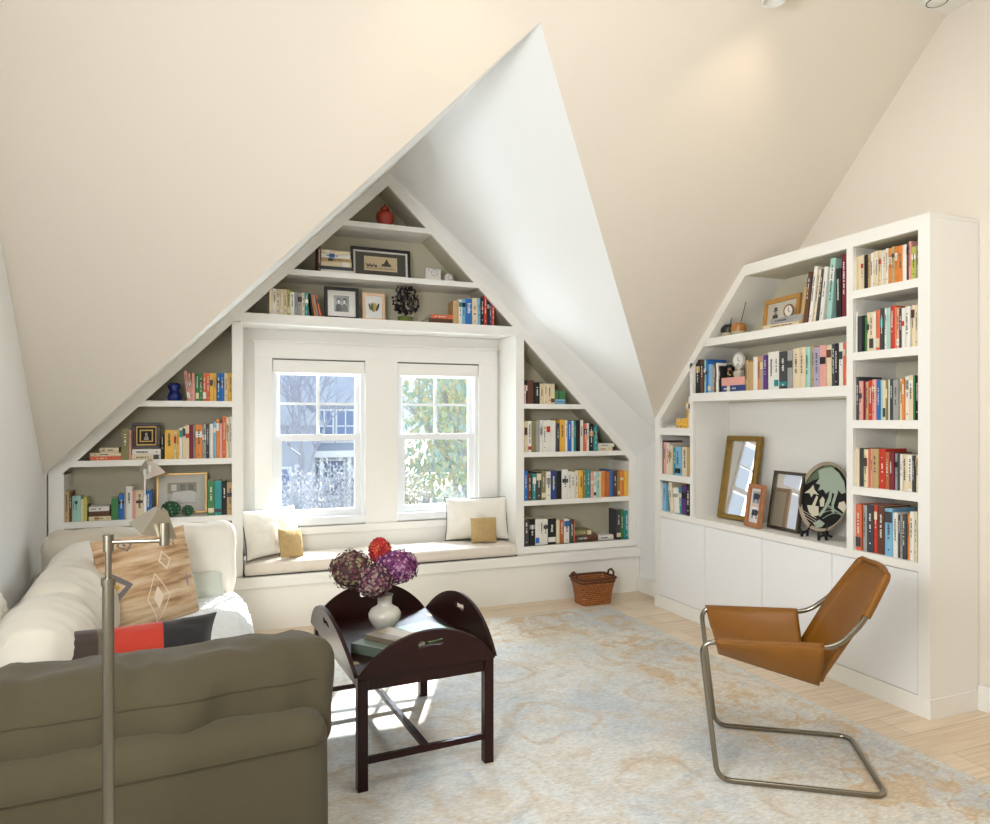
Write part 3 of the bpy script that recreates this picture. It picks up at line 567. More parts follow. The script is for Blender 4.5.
# ------------------------------------------------------------------ books
RGB = dict(W=(.78,.76,.70), C=(.74,.63,.44), K=(.015,.014,.014), N=(.13,.055,.03), O=(.72,.26,.06), Y=(.80,.47,.07), R=(.55,.05,.03), P=(.74,.38,.33),
  U=(.12,.04,.22), B=(.03,.17,.50), L=(.22,.48,.68), V=(.03,.06,.22), G=(.06,.22,.07), E=(.03,.28,.29), M=(.38,.62,.54), S=(.36,.36,.35), T=(.52,.36,.17),
  A=(.20,.02,.04), D=(.06,.065,.07), F=(.26,.24,.10), H=(.70,.16,.07), J=(.42,.38,.52), Q=(.50,.50,.12), I=(.45,.15,.05))
WORD = dict(W='white', C='cream', K='black', N='dark brown', O='orange', Y='yellow', R='red', P='pink', U='purple', B='blue', L='light blue', V='navy', G='green',
  E='teal', M='mint green', S='grey', T='tan', A='maroon', D='charcoal', F='olive', H='coral red', J='lavender', Q='lime green', I='rust brown')
def bm_(c): return mat(WORD[c].replace(' ', '_')+'_book_cover', RGB[c], .55, var=.12, vscale=9)
def band_for(c, rnd):
    return rnd.choice({'W': 'DCRBSE', 'C': 'DNRTW', 'K': 'WSTR', 'D': 'WCE'}.get(c, 'WCKD'))
def letter_for(c): return 'D' if sum(RGB[c]) > 1.0 else 'W'
def book_mb(t, H, D, c, rnd):
    """spine faces -y, thickness along x, base at z=0, spine face at y=0"""
    b = band_for(c, rnd); l = letter_for(c)
    m = MB(bm_(c), pages_m, bm_(b), bm_(l))
    ct = min(.003, t*.18); hard = t > .018 and rnd.random() < .6
    m.box(-t/2, -t/2+ct, .001, D, 0, H); m.box(t/2-ct, t/2, .001, D, 0, H)
    n = 5; bul = .004 if hard else .0006
    vs = []; fs = []
    for z in (0, H):
        for i in range(n+1): u = -1+2*i/n; vs.append((u*t/2, .001-bul*(1-u*u), z))
        for i in range(n+1): u = 1-2*i/n; vs.append((u*(t/2-ct*.5), .004-bul*(1-u*u)*.3, z))
    k = 2*(n+1)
    for i in range(k): fs.append((i, (i+1) % k, (i+1) % k+k, i+k))
    for i in range(n): fs.append((i, k-1-i, k-2-i, i+1)); fs.append((k+i, k+i+1, k+k-2-i, k+k-1-i))
    m.add(vs, fs, 0)
    pi_ = .003 if hard else .0005
    m.box(-t/2+ct, t/2-ct, .004, D-pi_, pi_, H-pi_, 1)
    yf = -bul-.0004; w = t*.27
    kind = rnd.random()
    def blk(x0, x1, z0, z1, mi): m.add([(x0, yf, z0), (x1, yf, z0), (x1, yf, z1), (x0, yf, z1)], [(0, 1, 2, 3)], mi)
    if kind < .45:
        z0 = H*rnd.choice((.08, .55, .62, .7)); z1 = z0+H*rnd.uniform(.10, .25); yy = yf
        blk(-t*.47, t*.47, z0, min(z1, H*.97), 2)
    yf -= .0004
    if t > .011 and rnd.random() < .72:                                    # lettering down the spine
        z = H*rnd.uniform(.78, .9); e = H*rnd.uniform(.3, .5)
        while z > e:
            q = rnd.uniform(.004, .011)
            if rnd.random() < .82: blk(-w*rnd.uniform(.5, 1)*.6, w*rnd.uniform(.5, 1)*.6, z-q*.75, z, 3)
            z -= q
        z = H*rnd.uniform(.1, .2)
        if rnd.random() < .4: blk(-w*.35, w*.35, z-.004, z+.004, 3)
    return m
ORD = 'first second third fourth fifth sixth seventh eighth ninth tenth eleventh twelfth thirteenth fourteenth fifteenth sixteenth seventeenth eighteenth nineteenth twentieth'.split()
ORD += ['twenty-'+o for o in ORD[:9]]+['thirtieth']+['thirty-'+o for o in ORD[:5]]
SHELF = dict(  # key: (plane, front coordinate, shelf top, phrase used in labels, group)
 K1=('X', 2.215, 'on top shelf of tall right column'), K2=('X', 1.87, 'on second shelf of tall right column'), K3=('X', 1.494, 'on middle shelf of tall right column'),
 K4=('X', 1.125, 'on fourth shelf of tall right column'), K5=('X', .77, 'on lowest shelf of tall right column'), M2=('X', 1.69, 'on wide shelf above picture niche'),
 M1=('X', 2.08, 'on slanted top shelf of right bookcase'), C1=('X', 1.43, 'in triangular cubby left of picture niche'), C2=('X', 1.065, 'in upper cubby left of picture niche'),
 C3=('X', .77, 'in lower cubby left of picture niche'), R1=('Y', 1.625, 'on top shelf right of windows'), R2=('Y', 1.225, 'on second shelf right of windows'),
 R3=('Y', .825, 'on third shelf right of windows'), R4=('Y', .45, 'on bottom shelf right of windows'), L1=('Y', 1.625, 'on top shelf left of windows'),
 L2=('Y', 1.225, 'on middle shelf left of windows'), L3=('Y', .825, 'on lower shelf behind sofa'), T3=('Y', 2.255, 'on shelf directly above windows'), T2=('Y', 2.59, 'on middle shelf of the gable'))
merged = {}
for k, (st, fl) in BOOKS.items():
    kk = k if k in SHELF else k[:2]
    a, b_ = merged.setdefault(kk, ([], [])); a += st; b_ += fl
for kk, (st, fl) in merged.items():
    plane, z, phrase = SHELF[kk]; rnd = random.Random(kk)
    sgn = -1 if plane == 'X' else 1
    st.sort(key=lambda q: sgn*q[0])
    # keep neighbours from overlapping: trim at midpoints of any overlap
    ed = [[sgn*q[0]-q[1]/2, sgn*q[0]+q[1]/2] for q in st]
    for i in range(len(ed)-1):
        if ed[i][1] > ed[i+1][0]-.0008:
            mid = (ed[i][1]+ed[i+1][0])/2; ed[i][1] = mid-.0004; ed[i+1][0] = mid+.0004
    for i, (q, (e0, e1)) in enumerate(zip(st, ed)):
        pos = sgn*(e0+e1)/2; t = max(.007, e1-e0); H = q[2]; c = q[3]; lean = q[4]
        maxd = .27 if plane == 'X' else .28
        D = min(maxd, max(.11, H*rnd.uniform(.66, .78)))
        if kk == 'R4' and i >= len(st)-3: D = .13
        inset = .025+rnd.uniform(-.004, .006)
        m = book_mb(t, H*.995, D, c, rnd)
        if lean:                                    # tip about the lower edge on the side it leans to
            px = t/2 if lean > 0 else -t/2
            M = Matrix.Translation((px, 0, 0)) @ Matrix.Rotation(lean, 4, 'Y') @ Matrix.Translation((-px, 0, 0))
            m.v = [tuple(M @ Vector(v)) for v in m.v]
            dx = -lean*H*0
        loc = (CX+inset, pos, z+.0003) if plane == 'X' else (pos, FY+inset, z+.0003)
        if lean:                                    # data gives the top; shift so the top lands there
            sh = -math.sin(lean)*H
            loc = (loc[0], loc[1]-sh*1, loc[2]) if plane == 'X' else (loc[0]+sh, loc[1], loc[2])
        size = 'slim' if t < .014 else 'thick' if t > .027 else ''
        w_ = (size+' ' if size else '')+WORD[c]+' book'+(' leaning' if lean else '')
        lab = '%s, %s from left %s' % (w_, ORD[i], phrase)
        if i == 0: lab = '%s, leftmost upright one %s' % (w_, phrase)
        o = m.build('book', loc=loc, rot=(0, 0, -pi/2 if plane == 'X' else 0))
        tag(o, lab[0].upper()*0+lab, 'book', 'books '+phrase)
    # books lying flat, in stacks
    by = {}
    for q in fl: by.setdefault(round(q[0]/.35), []).append(q)
    for q in fl: pass
    done = []
    for q in sorted(fl, key=lambda q: q[2]):
        pos, L, z0, z1, c = q
        base = z
        for d in done:
            if abs(d[0]-pos) < (d[1]+L)/2-.02: base = max(base, d[2])
        t = max(.012, z1-z0); L = max(.06, L); D = .19 if plane == 'Y' else .2
        m = book_mb(t, L, min(D, .7*L+.06), c, rnd)
        M = Matrix.Translation((L/2, 0, t/2)) @ Matrix.Rotation(-pi/2, 4, 'Y')      # lay it down: z -> -x
        m.v = [tuple(Matrix.Translation((-0, 0, 0)) @ M @ Vector(v)) for v in m.v]
        tw = rnd.uniform(-.05, .05)
        loc = (CX+.035, pos, base+.0004) if plane == 'X' else (pos, FY+.035, base+.0004)
        n_below = sum(1 for d in done if abs(d[0]-pos) < (d[1]+L)/2-.02)
        place = ['lying flat at bottom of stack', 'lying flat second in stack', 'lying flat third in stack', 'lying flat fourth in stack', 'lying flat fifth in stack', 'lying flat sixth in stack'][n_below]
        ph2 = phrase
        if kk == 'L2' and pos > -.45: place = place.replace('stack', 'stack under dark frame').replace('lying ', '')
        o = m.build('book', loc=loc, rot=(0, 0, (-pi/2 if plane == 'X' else 0)+tw))
        tag(o, '%s book %s %s' % (WORD[c], place, ph2), 'book', 'books '+phrase)
        done.append((pos, L, base+t+.0006))
        TOPS[(kk, round(pos, 2))] = base+t
# guidebook lettering on the thick blue spine above the window
for o in list(COL.objects):
    if o.name.startswith('book') and 'thick blue book' in o.get('label', '') and 'directly above windows' in o.get('label', ''):
        t = mesh_obj(text_mesh('India', .045, bm_('W')), 'lettering', o, (0.0, -.0068, .13), (pi/2, pi/2, 0), label='white lettering on blue spine')
        break
# ------------------------------------------------------------------ pictures and ornaments
def art_mat(name, fn):
    m, nt, b = nodes_of(name); b.inputs['Roughness'].default_value = .6
    fn(nt, b); return m
def frame(name, w, h, fw, fd, fmat, mats, loc, rot, lab, cat='picture frame', mat_border=.0, gl=None, art=None, art_w=None, art_h=None, board=None, mould=None):
    """upright frame facing -y, bottom centre at the origin"""
    r = empty(name, loc, 0, cat=cat, label=lab); r.rotation_euler = rot
    m = MB(fmat)
    for (x0, x1, z0, z1) in ((-w/2, w/2, 0, fw), (-w/2, w/2, h-fw, h), (-w/2, -w/2+fw, fw, h-fw), (w/2-fw, w/2, fw, h-fw)): m.box(x0, x1, -fd, 0, z0, z1, b=.003)
    if mould:
        e = fw*.82
        for (x0, x1, z0, z1) in ((-w/2+e, w/2-e, e, fw+.002), (-w/2+e, w/2-e, h-fw-.002, h-e), (-w/2+e, -w/2+fw+.002, e, h-e), (w/2-fw-.002, w/2-e, e, h-e)): m.box(x0, x1, -fd-.004, -.002, z0, z1)
    m.build('moulding', r)
    MB(board or mat('mount_board', (.74, .73, .68), .9)).box(-w/2+fw*.9, w/2-fw*.9, -.006, -.001, fw*.9, h-fw*.9).build('mount', r)
    if art:
        aw, ah = art_w or w-2*fw-2*mat_border, art_h or h-2*fw-2*mat_border
        art(aw, ah).build('print', r, loc=(0, -.0068, h/2))
    if gl: MB(gl).add([(-w/2+fw*.9, -.0115, fw*.9), (w/2-fw*.9, -.0115, fw*.9), (w/2-fw*.9, -.0115, h-fw*.9), (-w/2+fw*.9, -.0115, h-fw*.9)], [(0, 1, 2, 3)]).build('glazing', r)
    return r
def flatpoly(m, pts, y, mi): m.add([(p[0], y, p[1]) for p in pts], [list(range(len(pts)))], mi)
def ell(cx, cz, rx, rz, n=18, a0=0): return [(cx+rx*cos(2*pi*i/n+a0), cz+rz*sin(2*pi*i/n+a0)) for i in range(n)]
def rect(x0, x1, z0, z1): return [(x0, z0), (x1, z0), (x1, z1), (x0, z1)]
ink = mat('sepia_ink', (.07, .05, .03), .8)
def art_carriage(w, h):
    m = MB(mat('dark_olive_mount', (.07, .065, .045), .8), mat('aged_print_paper', (.62, .50, .32), .8), ink)
    flatpoly(m, rect(-w/2, w/2, -h/2, h/2), 0, 0); flatpoly(m, rect(-w*.33, w*.33, -h*.32, h*.33), -.0005, 1)
    b = -h*.2
    for x in (-.25, -.18, -.1):
        flatpoly(m, ell(x*w, b+h*.1, w*.032, h*.05), -.001, 2); flatpoly(m, rect(x*w-.008, x*w-.005, b, b+h*.08), -.001, 2); flatpoly(m, rect(x*w+.005, x*w+.008, b, b+h*.08), -.001, 2)
        flatpoly(m, ell(x*w-w*.035, b+h*.16, w*.012, h*.05), -.001, 2)
    for x in (0, .1, .2): m.tube([(x*w+w*.028*cos(a*.5), -.0012, b+h*.06+h*.065*sin(a*.5)) for a in range(12)], .0012, 4, 2, closed=True)
    flatpoly(m, rect(.02*w, .2*w, b+h*.1, b+h*.22), -.001, 2); flatpoly(m, [(.06*w, b+h*.22), (.17*w, b+h*.22), (.12*w, b+h*.46)], -.001, 2)
    flatpoly(m, rect(-.3*w, .3*w, b-.004, b-.001), -.001, 2)
    return m
def art_couple(w, h):
    g = [mat('photo_grey_%s' % n, (v, v, v*1.02), .6) for n, v in (('dark', .012), ('mid', .10), ('light', .70), ('ground', .34))]
    m = MB(g[3], g[0], g[1], g[2]); flatpoly(m, rect(-w/2, w/2, -h/2, h/2), 0, 0)
    for sx, hair, body in ((-.2, 1, 1), (.2, 1, 2)):
        flatpoly(m, [(w*(sx-.22), -h/2), (w*(sx+.22), -h/2), (w*(sx+.18), -h*.12), (w*(sx+.05), -h*.02), (w*(sx-.05), -h*.02), (w*(sx-.18), -h*.12)], -.0004, body)
        flatpoly(m, ell(w*sx, h*.15, w*.13, h*.19), -.0006, 1); flatpoly(m, ell(w*sx*.95, h*.11, w*.085, h*.14), -.0008, 3)
    return m
def art_leaves(w, h):
    m = MB(mat('white_art_paper', (.80, .80, .78), .8), mat('pressed_leaf_green', (.13, .16, .08), .7), mat('pressed_leaf_ochre', (.55, .40, .08), .7), mat('pressed_leaf_black', (.04, .05, .03), .7))
    flatpoly(m, rect(-w/2, w/2, -h/2, h/2), 0, 0)
    for i, (x, tl, L, c) in enumerate(((-.22, .25, .34, 1), (-.08, .1, .42, 1), (.02, 0, .46, 2), (.10, -.12, .40, 2), (.24, -.35, .38, 3))):
        p = []
        for k in range(14):
            a = 2*pi*k/14; lx = .045*w*1.6*cos(a); lz = L*h*.5*sin(a); p.append((x*w+lx*cos(tl)-lz*sin(tl), lx*sin(tl)+lz*cos(tl)))
        flatpoly(m, p, -.0004, c)
    return m
def art_cows(w, h):
    m = MB(mat('white_art_paper', (.8, .8, .78), .8), mat('pink_print_ground', (.70, .50, .44), .8), mat('ink_blue_black', (.06, .07, .10), .7), mat('pale_print_ground', (.50, .50, .52), .8))
    flatpoly(m, rect(-w/2, w/2, -h/2, h/2), 0, 0)
    for zc in (.24, -.24):
        flatpoly(m, rect(-w*.38, w*.38, h*(zc-.19), h*(zc+.19)), -.0004, 3 if zc > 0 else 0)
        b = zc*h
        flatpoly(m, [(-.30*w, b-.03*h), (-.28*w, b+.12*h), (.18*w, b+.13*h), (.24*w, b+.10*h), (.36*w, b+.13*h), (.38*w, b+.04*h), (.28*w, b-.02*h), (.2*w, b-.05*h), (-.2*w, b-.06*h)], -.0008, 2)
        for x in (-.26, -.17, .12, .2): flatpoly(m, rect(x*w, (x+.045)*w, b-.15*h, b-.02*h), -.0008, 2)
    flatpoly(m, rect(-w*.38, w*.38, -h*.035, h*.035), -.0005, 1)
    return m
def art_gilt(w, h):
    m = MB(mat('antique_gilt', (.42, .29, .10), .4, .6, .4, 60, .3, 20), mat('dark_portrait_ground', (.03, .025, .02), .7), mat('pale_relief', (.45, .42, .35), .6))
    for i, (a, q) in enumerate(((.5, 0), (.40, 1), (.30, 0), (.24, 1))): flatpoly(m, rect(-w*a, w*a, -h*a, h*a), -.001*i, q)
    flatpoly(m, ell(0, h*.08, w*.06, h*.07), -.005, 2); flatpoly(m, [(-w*.12, -h*.2), (w*.12, -h*.2), (w*.06, 0), (-w*.06, 0)], -.005, 2)
    return m
def art_photo(w, h):
    m = MB(mat('old_photo_paper', (.62, .58, .50), .7), mat('old_photo_dark', (.05, .05, .045), .7), mat('old_photo_grey', (.28, .27, .24), .7))
    flatpoly(m, rect(-w/2, w/2, -h/2, h/2), 0, 0)
    for x, c in ((-.22, 1), (.24, 2)):
        flatpoly(m, [(w*(x-.16), -h/2), (w*(x+.16), -h/2), (w*(x+.08), h*.02), (w*(x-.08), h*.02)], -.0004, c); flatpoly(m, ell(w*x, h*.1, w*.05, h*.09), -.0006, 2)
        flatpoly(m, rect(w*(x-.08), w*(x+.08), h*.16, h*.19), -.0008, 1); flatpoly(m, rect(w*(x-.05), w*(x+.05), h*.18, h*.32), -.0008, 1)
    return m
def art_panel(w, h):
    m = MB(mat('pale_bed_print', (.60, .60, .58), .8), mat('print_white', (.8, .8, .8), .7), mat('print_khaki', (.40, .36, .25), .7), mat('print_slate', (.22, .24, .26), .7))
    flatpoly(m, rect(-w/2, w/2, -h/2, h/2), 0, 0); flatpoly(m, rect(-w/2, w/2, 0, h/2), -.0003, 2)
    for x in (-.28, .02, .3): flatpoly(m, rect(w*(x-.09), w*(x+.09), h*.12, h*.42), -.0006, 3 if x > 0 else 1)
    flatpoly(m, [(-w*.4, -h*.4), (w*.48, -h*.45), (w*.48, h*.02), (w*.3, h*.12), (-w*.3, h*.06)], -.0008, 1)
    return m
def art_plain(col, rgb):
    def f(w, h): m = MB(mat(col, rgb, .7, var=.08, vscale=8)); flatpoly(m, rect(-w/2, w/2, -h/2, h/2), 0, 0); return m
    return f
lean = .09
blk = mat('black_wood_frame', (.010, .010, .010), .35)
SF = FY+.14
frame('framed_etching', .475, .245, .02, .022, blk, 0, (1.250, SF+.03, 2.591), (-lean, 0, .02), 'wide black frame with olive mount and old carriage engraving', cat='picture frame', art=art_carriage, art_w=.40, art_h=.175, gl=pglass)
frame('framed_photograph', .262, .25, .024, .022, blk, 0, (.94, SF, 2.256), (-lean, 0, .03), 'square black frame with wide white mount around a small couple portrait', art=art_couple, art_w=.115, art_h=.125, gl=pglass)
frame('framed_botanical_print', .178, .225, .024, .015, mat('blush_wood_frame', (.78, .55, .38), .6), 0, (1.187, SF, 2.256), (-lean, 0, .03), 'small blush pink frame with pressed leaves on white paper', art=art_leaves, gl=pglass)
frame('framed_relief', .178, .182, .024, .03, mat('dark_walnut_frame', (.035, .018, .012), .4), 0, (-.403, SF+.01, 1.292), (-.04, 0, -.01), 'square dark frame with gilt inner border standing on a book stack', art=art_gilt, art_w=.14, art_h=.142)
gold = mat('pale_gold_leaf', (.62, .42, .18), .35, .5, .2, 60, .1, 20)
frame('framed_print', .335, .29, .017, .018, gold, 0, (-.178, SF+.06, .826), (-.10, 0, .03), 'thin gold frame with wide white mount behind two green balls', art=art_panel, art_w=.19, art_h=.15, gl=picglass('print_glass', .16))
frame('framed_picture', .36, .225, .03, .02, mat('honey_wood_frame', (.52, .28, .07), .45, var=.2, vscale=18), 0, (3.50, 3.655, 2.081), (-.12, 0, -pi/2-.12), 'honey coloured wood frame with old black and white photo on slanted shelf', art=art_photo, gl=pglass)
ogold = mat('antique_gold_frame', (.30, .19, .045), .45, .55, .5, 90, .25, 25)
frame('gilt_mirror', .33, .61, .034, .03, ogold, 0, (3.53, 4.12, .771), (-.17, 0, -pi/2+.075), 'tall antique gold framed mirror leaning at the back of the niche', cat='mirror', mould=True,
      art=art_plain('mirror_backing', (.62, .56, .46)), gl=picglass('silvered_glass', .72))
frame('framed_animal_prints', .175, .29, .028, .02, mat('reddish_wood_frame', (.42, .19, .08), .4, var=.2, vscale=15), 0, (3.405, 3.80, .771), (-.14, 0, -pi/2-.10), 'small reddish wood frame with two dark cattle prints', art=art_cows, mat_border=.004, gl=pglass, mould=True)
frame('framed_drawing', .29, .385, .02, .025, mat('dark_bronze_frame', (.075, .055, .035), .35, .4), 0, (3.49, 3.615, .771), (-.16, 0, -pi/2-.07), 'dark framed picture reflecting the window, between cattle prints and round plate', art=art_plain('cream_sketch_paper', (.66, .55, .40)), gl=picglass('drawing_glass', .5))

# round plate on its stand
def plate():
    r = empty('decorative_plate', (3.445, 3.29, .815), cat='plate', label='large round black and sage plate with figures and a tree, on an easel'); r.rotation_euler = (-.20, 0, -pi/2-.12)
    R = .215
    rim = MB(mat('taupe_plate_rim', (.38, .31, .23), .4, coat=.4))
    pr = [(R*.86, .004), (R*.97, -.010), (R, -.014), (R, -.008), (R*.86, .012)]
    n = 48; vs = []; fs = []
    for q, y in pr:
        for i in range(n): a = 2*pi*i/n; vs.append((q*cos(a), y, R+q*sin(a)))
    for j in range(len(pr)-1):
        for i in range(n): fs.append((j*n+i, j*n+(i+1) % n, (j+1)*n+(i+1) % n, (j+1)*n+i))
    rim.add(vs, fs, 0, True); rim.build('rim', r)
    m, nt, b = nodes_of('glazed_black_and_sage'); tc = N(nt, 'ShaderNodeTexCoord'); n_ = N(nt, 'ShaderNodeTexNoise', i_Scale=14.0, i_Detail=3.0); nt.links.new(tc.outputs['Object'], n_.inputs['Vector'])
    rr = ramp(nt, n_.outputs['Fac'], [(.0, (.012, .012, .012)), (.60, (.012, .012, .012)), (.62, (.30, .34, .27)), (.75, (.38, .40, .33))]); nt.links.new(rr.outputs[0], b.inputs['Base Color']); b.inputs['Roughness'].default_value = .55
    f = MB(m, mat('sage_glaze', (.36, .42, .34), .6, spec=.2), mat('ivory_glaze', (.62, .58, .46), .6, spec=.2), mat('black_glaze', (.012, .012, .012), .55, spec=.2), mat('deep_green_glaze', (.12, .17, .10), .6, spec=.2))
    f.add([(R*.96*cos(2*pi*i/n), -.002, R+R*.96*sin(2*pi*i/n)) for i in range(n)], [list(range(n))], 3)
    def B(pts, mi, y=-.004): flatpoly(f, [(x*R, R+z*R) for x, z in pts], y, mi)
    B([(-.85, .25), (-.72, .5), (-.45, .75), (-.1, .9), (.25, .88), (.2, .7), (-.1, .66), (-.3, .5), (-.55, .42)], 4, -.0036)
    B([(-.4, .72), (-.2, .8), (.1, .86), (.42, .72), (.68, .48), (.8, .2), (.66, .14), (.5, .24), (.4, .1), (.2, .2), (.06, .08), (-.08, .2), (-.28, .14), (-.22, .32), (-.42, .34), (-.3, .5)], 1)
    B([(.18, .3), (.3, .3), (.3, -.1), (.14, -.4), (.0, -.58), (-.12, -.55), (.08, -.3), (.18, 0)], 1, -.0042)
    B([(.42, .25), (.52, .2), (.44, -.2), (.52, -.42), (.4, -.4), (.34, -.15)], 1, -.0042)
    B([(-.82, .02), (-.62, .16), (-.5, .3), (-.42, .16), (-.2, .02), (-.42, .04), (-.5, -.08), (-.6, .04)], 2, -.0044)
    B([(-.5, -.5), (-.62, -.32), (-.42, -.3), (-.3, 0), (-.22, -.04), (-.28, -.3), (-.14, -.3), (-.08, -.55), (-.3, -.62)], 2, -.0044)
    B([(-.05, .0), (.06, -.08), (.06, -.28), (-.08, -.3), (-.14, -.12)], 2, -.0044)
    B([(.62, -.1), (.8, -.04), (.94, -.2), (.86, -.36), (.74, -.3), (.6, -.24)], 2, -.0044)
    B([(-.25, -.8), (-.02, -.66), (.22, -.74), (.12, -.86), (-.08, -.92)], 1, -.0044)
    for k in range(5): f.tube([(R*(.1+.8*t), -.0046, R+R*(-.62+.08*k+.22*sin(t*2.4+k*.5)*(1-.12*k))) for t in (0, .2, .4, .6, .8, .95)], .0022, 4, 1)
    for k in range(3): f.tube([(R*(-.75+.6*t), -.0046, R+R*(-.5-.07*k-.15*t)) for t in (0, .3, .6, 1)], .002, 4, 2)
    f.build('painted_face', r)
    s = empty('plate_stand', (3.44, 3.29, .77), -pi/2-.12, cat='stand', label='black wooden easel stand holding the round plate')
    k = mat('black_stand_wood', (.01, .01, .01), .4)
    for sg in (-1, 1):
        MB(k).tube(fillet([(sg*.075, -.055, .006), (sg*.075, -.05, .03), (sg*.078, -.01, .038), (sg*.05, .06, .17)], .02), .008, 8).tube([(sg*.075, -.055, .005), (sg*.082, -.062, .055)], .007, 8).tube([(sg*.078, -.012, .036), (sg*.085, -.008, .006)], .008, 8).build('foot', s)
    MB(k).tube([(-.07, .012, .045), (.07, .012, .045)], .007, 8).tube([(-.05, .06, .17), (.05, .06, .17)], .006, 8).tube([(0, .012, .045), (0, .10, .008)], .007, 8).build('crossbar', s)
plate()

# red ginger jar
rd = mat('brick_red_glaze', (.40, .045, .02), .4, var=.3, vscale=40, coat=.3)
j = empty('ginger_jar', (1.27, 5.46, 2.986), cat='jar', label='brick red lidded ginger jar alone on the topmost gable shelf')
MB(rd).lathe([(0, 0), (.042, 0), (.046, .008), (.060, .045), (.069, .080), (.066, .105), (.050, .123), (.034, .130), (.032, .138)], n=32).build('body', j)
MB(rd).lathe([(.036, .137), (.038, .142), (.034, .155), (.020, .166), (.006, .170), (.007, .177), (.005, .186), (0, .188)], n=32).build('lid', j)
# dark bonsai shaped ornament
p = empty('potted_plant', (1.434, 5.46, 2.256), cat='plant', label='small dark leafy tree ornament in a green footed pot')
MB(mat('olive_glazed_pot', (.17, .20, .05), .35)).lathe([(0, 0), (.048, 0), (.05, .008), (.058, .036), (.064, .04), (.064, .046), (.052, .046), (.05, .036), (0, .036)], n=24).build('pot', p)
st = MB(mat('dark_stem', (.02, .015, .015), .7))
lf = MB(mat('blackish_leaf', (.018, .012, .02), .5), mat('dusty_leaf', (.30, .28, .20), .7))
rr = random.Random(5)
for k in range(6):
    a = k*1.1; e = (.055*cos(a), .035*sin(a), .14+.03*(k % 3)); st.tube([(0, 0, .036), (.01*cos(a), .01*sin(a), .09), e], [.006, .005, .003], 6)
for k in range(230):
    a = rr.uniform(0, 2*pi); z = rr.uniform(.085, .285); R_ = .105*(1-((z-.16)/.15)**2)**.5 if abs(z-.16) < .15 else .03; q = R_*sqrt(rr.random())
    c = Vector((q*cos(a), q*sin(a)*.7, z)); s_ = rr.uniform(.014, .026)
    M = Matrix.Translation(c) @ Euler((rr.uniform(0, 6), rr.uniform(0, 6), rr.uniform(0, 6))).to_matrix().to_4x4()
    lf.add([M @ Vector(v) for v in ((-s_, 0, 0), (0, -s_*.6, .003), (s_, 0, 0), (0, s_*.6, .003))], [(0, 1, 2, 3)], 1 if rr.random() < .16 else 0)
st.build('stem', p); lf.build('foliage', p)
# white clock and small white ornament on the gable shelf
cl = mat('off_white_enamel', (.74, .73, .68), .4)
q = empty('mantel_clock', (1.672, 5.47, 2.591), cat='clock', label='white wall-coloured clock with thin ring dial beside the carriage engraving')
MB(cl).box(-.075, .055, -.012, .012, 0, .115, b=.01).build('case', q)
MB(mat('pewter_line', (.25, .25, .24), .5)).tube([(.0+.026*cos(2*pi*i/24), -.014, .078+.026*sin(2*pi*i/24)) for i in range(24)], .0016, 5, closed=True).tube([(0, -.014, .078), (.0, -.014, .096)], .001, 4).tube([(0, -.014, .078), (.012, -.014, .074)], .001, 4).sphere((-.05, -.013, .125-.03), .004).build('dial', q)
q = empty('ceramic_ornament', (1.795, 5.47, 2.591), cat='ornament', label='tiny white domed ornament at right end of the gable shelf')
MB(mat('glossy_white', (.8, .8, .8), .25)).lathe([(0, 0), (.052, 0), (.054, .006), (.04, .02), (.038, .055), (.03, .07), (.012, .078), (0, .08)], n=24).build('body', q)
MB(mat('pewter_line', (.25, .25, .24), .5)).tube([(.018*cos(2*pi*i/20), -.0395, .045+.018*sin(2*pi*i/20)) for i in range(20)], .0015, 5, closed=True).build('ring', q)
# cobalt vase
q = empty('glass_vase', (-.224, 5.44, 1.626), cat='vase', label='cobalt blue hourglass shaped glass vase')
MB(mat('cobalt_glass', (.005, .03, .22), .12, coat=.5)).lathe([(0, 0), (.036, 0), (.046, .012), (.047, .03), (.036, .055), (.029, .066), (.034, .08), (.042, .095), (.04, .112), (.03, .124), (.02, .126), (.018, .118), (.0, .1)], n=28).build('body', q)
# two green moss balls
gm = mat('moss_green', (.03, .10, .05), .8, 0, .9, 60, .6, 60)
for i, (x, rx, y, lab) in enumerate(((-.245, .052, 5.40, 'larger dark green textured ball in front of the gold frame, left one'), (-.137, .036, 5.40, 'smaller dark green textured ball in front of the gold frame, right one'))):
    b_ = MB(gm, mat('moss_light', (.20, .34, .22), .8)); b_.sphere((0, 0, rx), rx, sc=(1.15 if i == 0 else 1, 1, 1), nu=20, nv=14)
    for k in range(90):
        z = 1-2*(k+.5)/90; a = k*2.4; s = sqrt(1-z*z); b_.sphere((rx*(1.15 if i == 0 else 1)*s*cos(a), rx*s*sin(a), rx+rx*z), rx*.12, mi=1 if k % 3 == 0 else 0, nu=6, nv=4)
    b_.build('moss_ball', loc=(x, y, .8262), cat='ornament', group='green balls on the lower left shelf', label=lab)
# gourd cups with metal straws
for i, (y, c, cn, lab) in enumerate(((4.098, (.02, .02, .015), 'dark_gourd', 'black and cream round gourd cup with a metal straw'), (3.99, (.45, .20, .05), 'amber_gourd', 'amber brown round gourd cup with a metal straw'))):
    q = empty('gourd_cup', (3.44, y, 2.081), cat='cup', label=lab, group='gourd cups on the slanted top shelf')
    MB(mat(cn, c, .35, coat=.4), mat('cream_band', (.55, .48, .33), .5)).lathe([(0, 0), (.03, 0), (.047, .02), (.05, .032)], mi=1, n=24).lathe([(.05, .032), (.053, .05), (.05, .07), (.04, .085), (.034, .09), (.030, .084), (0, .06)], n=24).build('bowl', q)
    MB(steel).tube([(0, 0, .05), (-.005, -.045, .13), (-.01, -.085, .225)], .003, 6).build('straw', q)
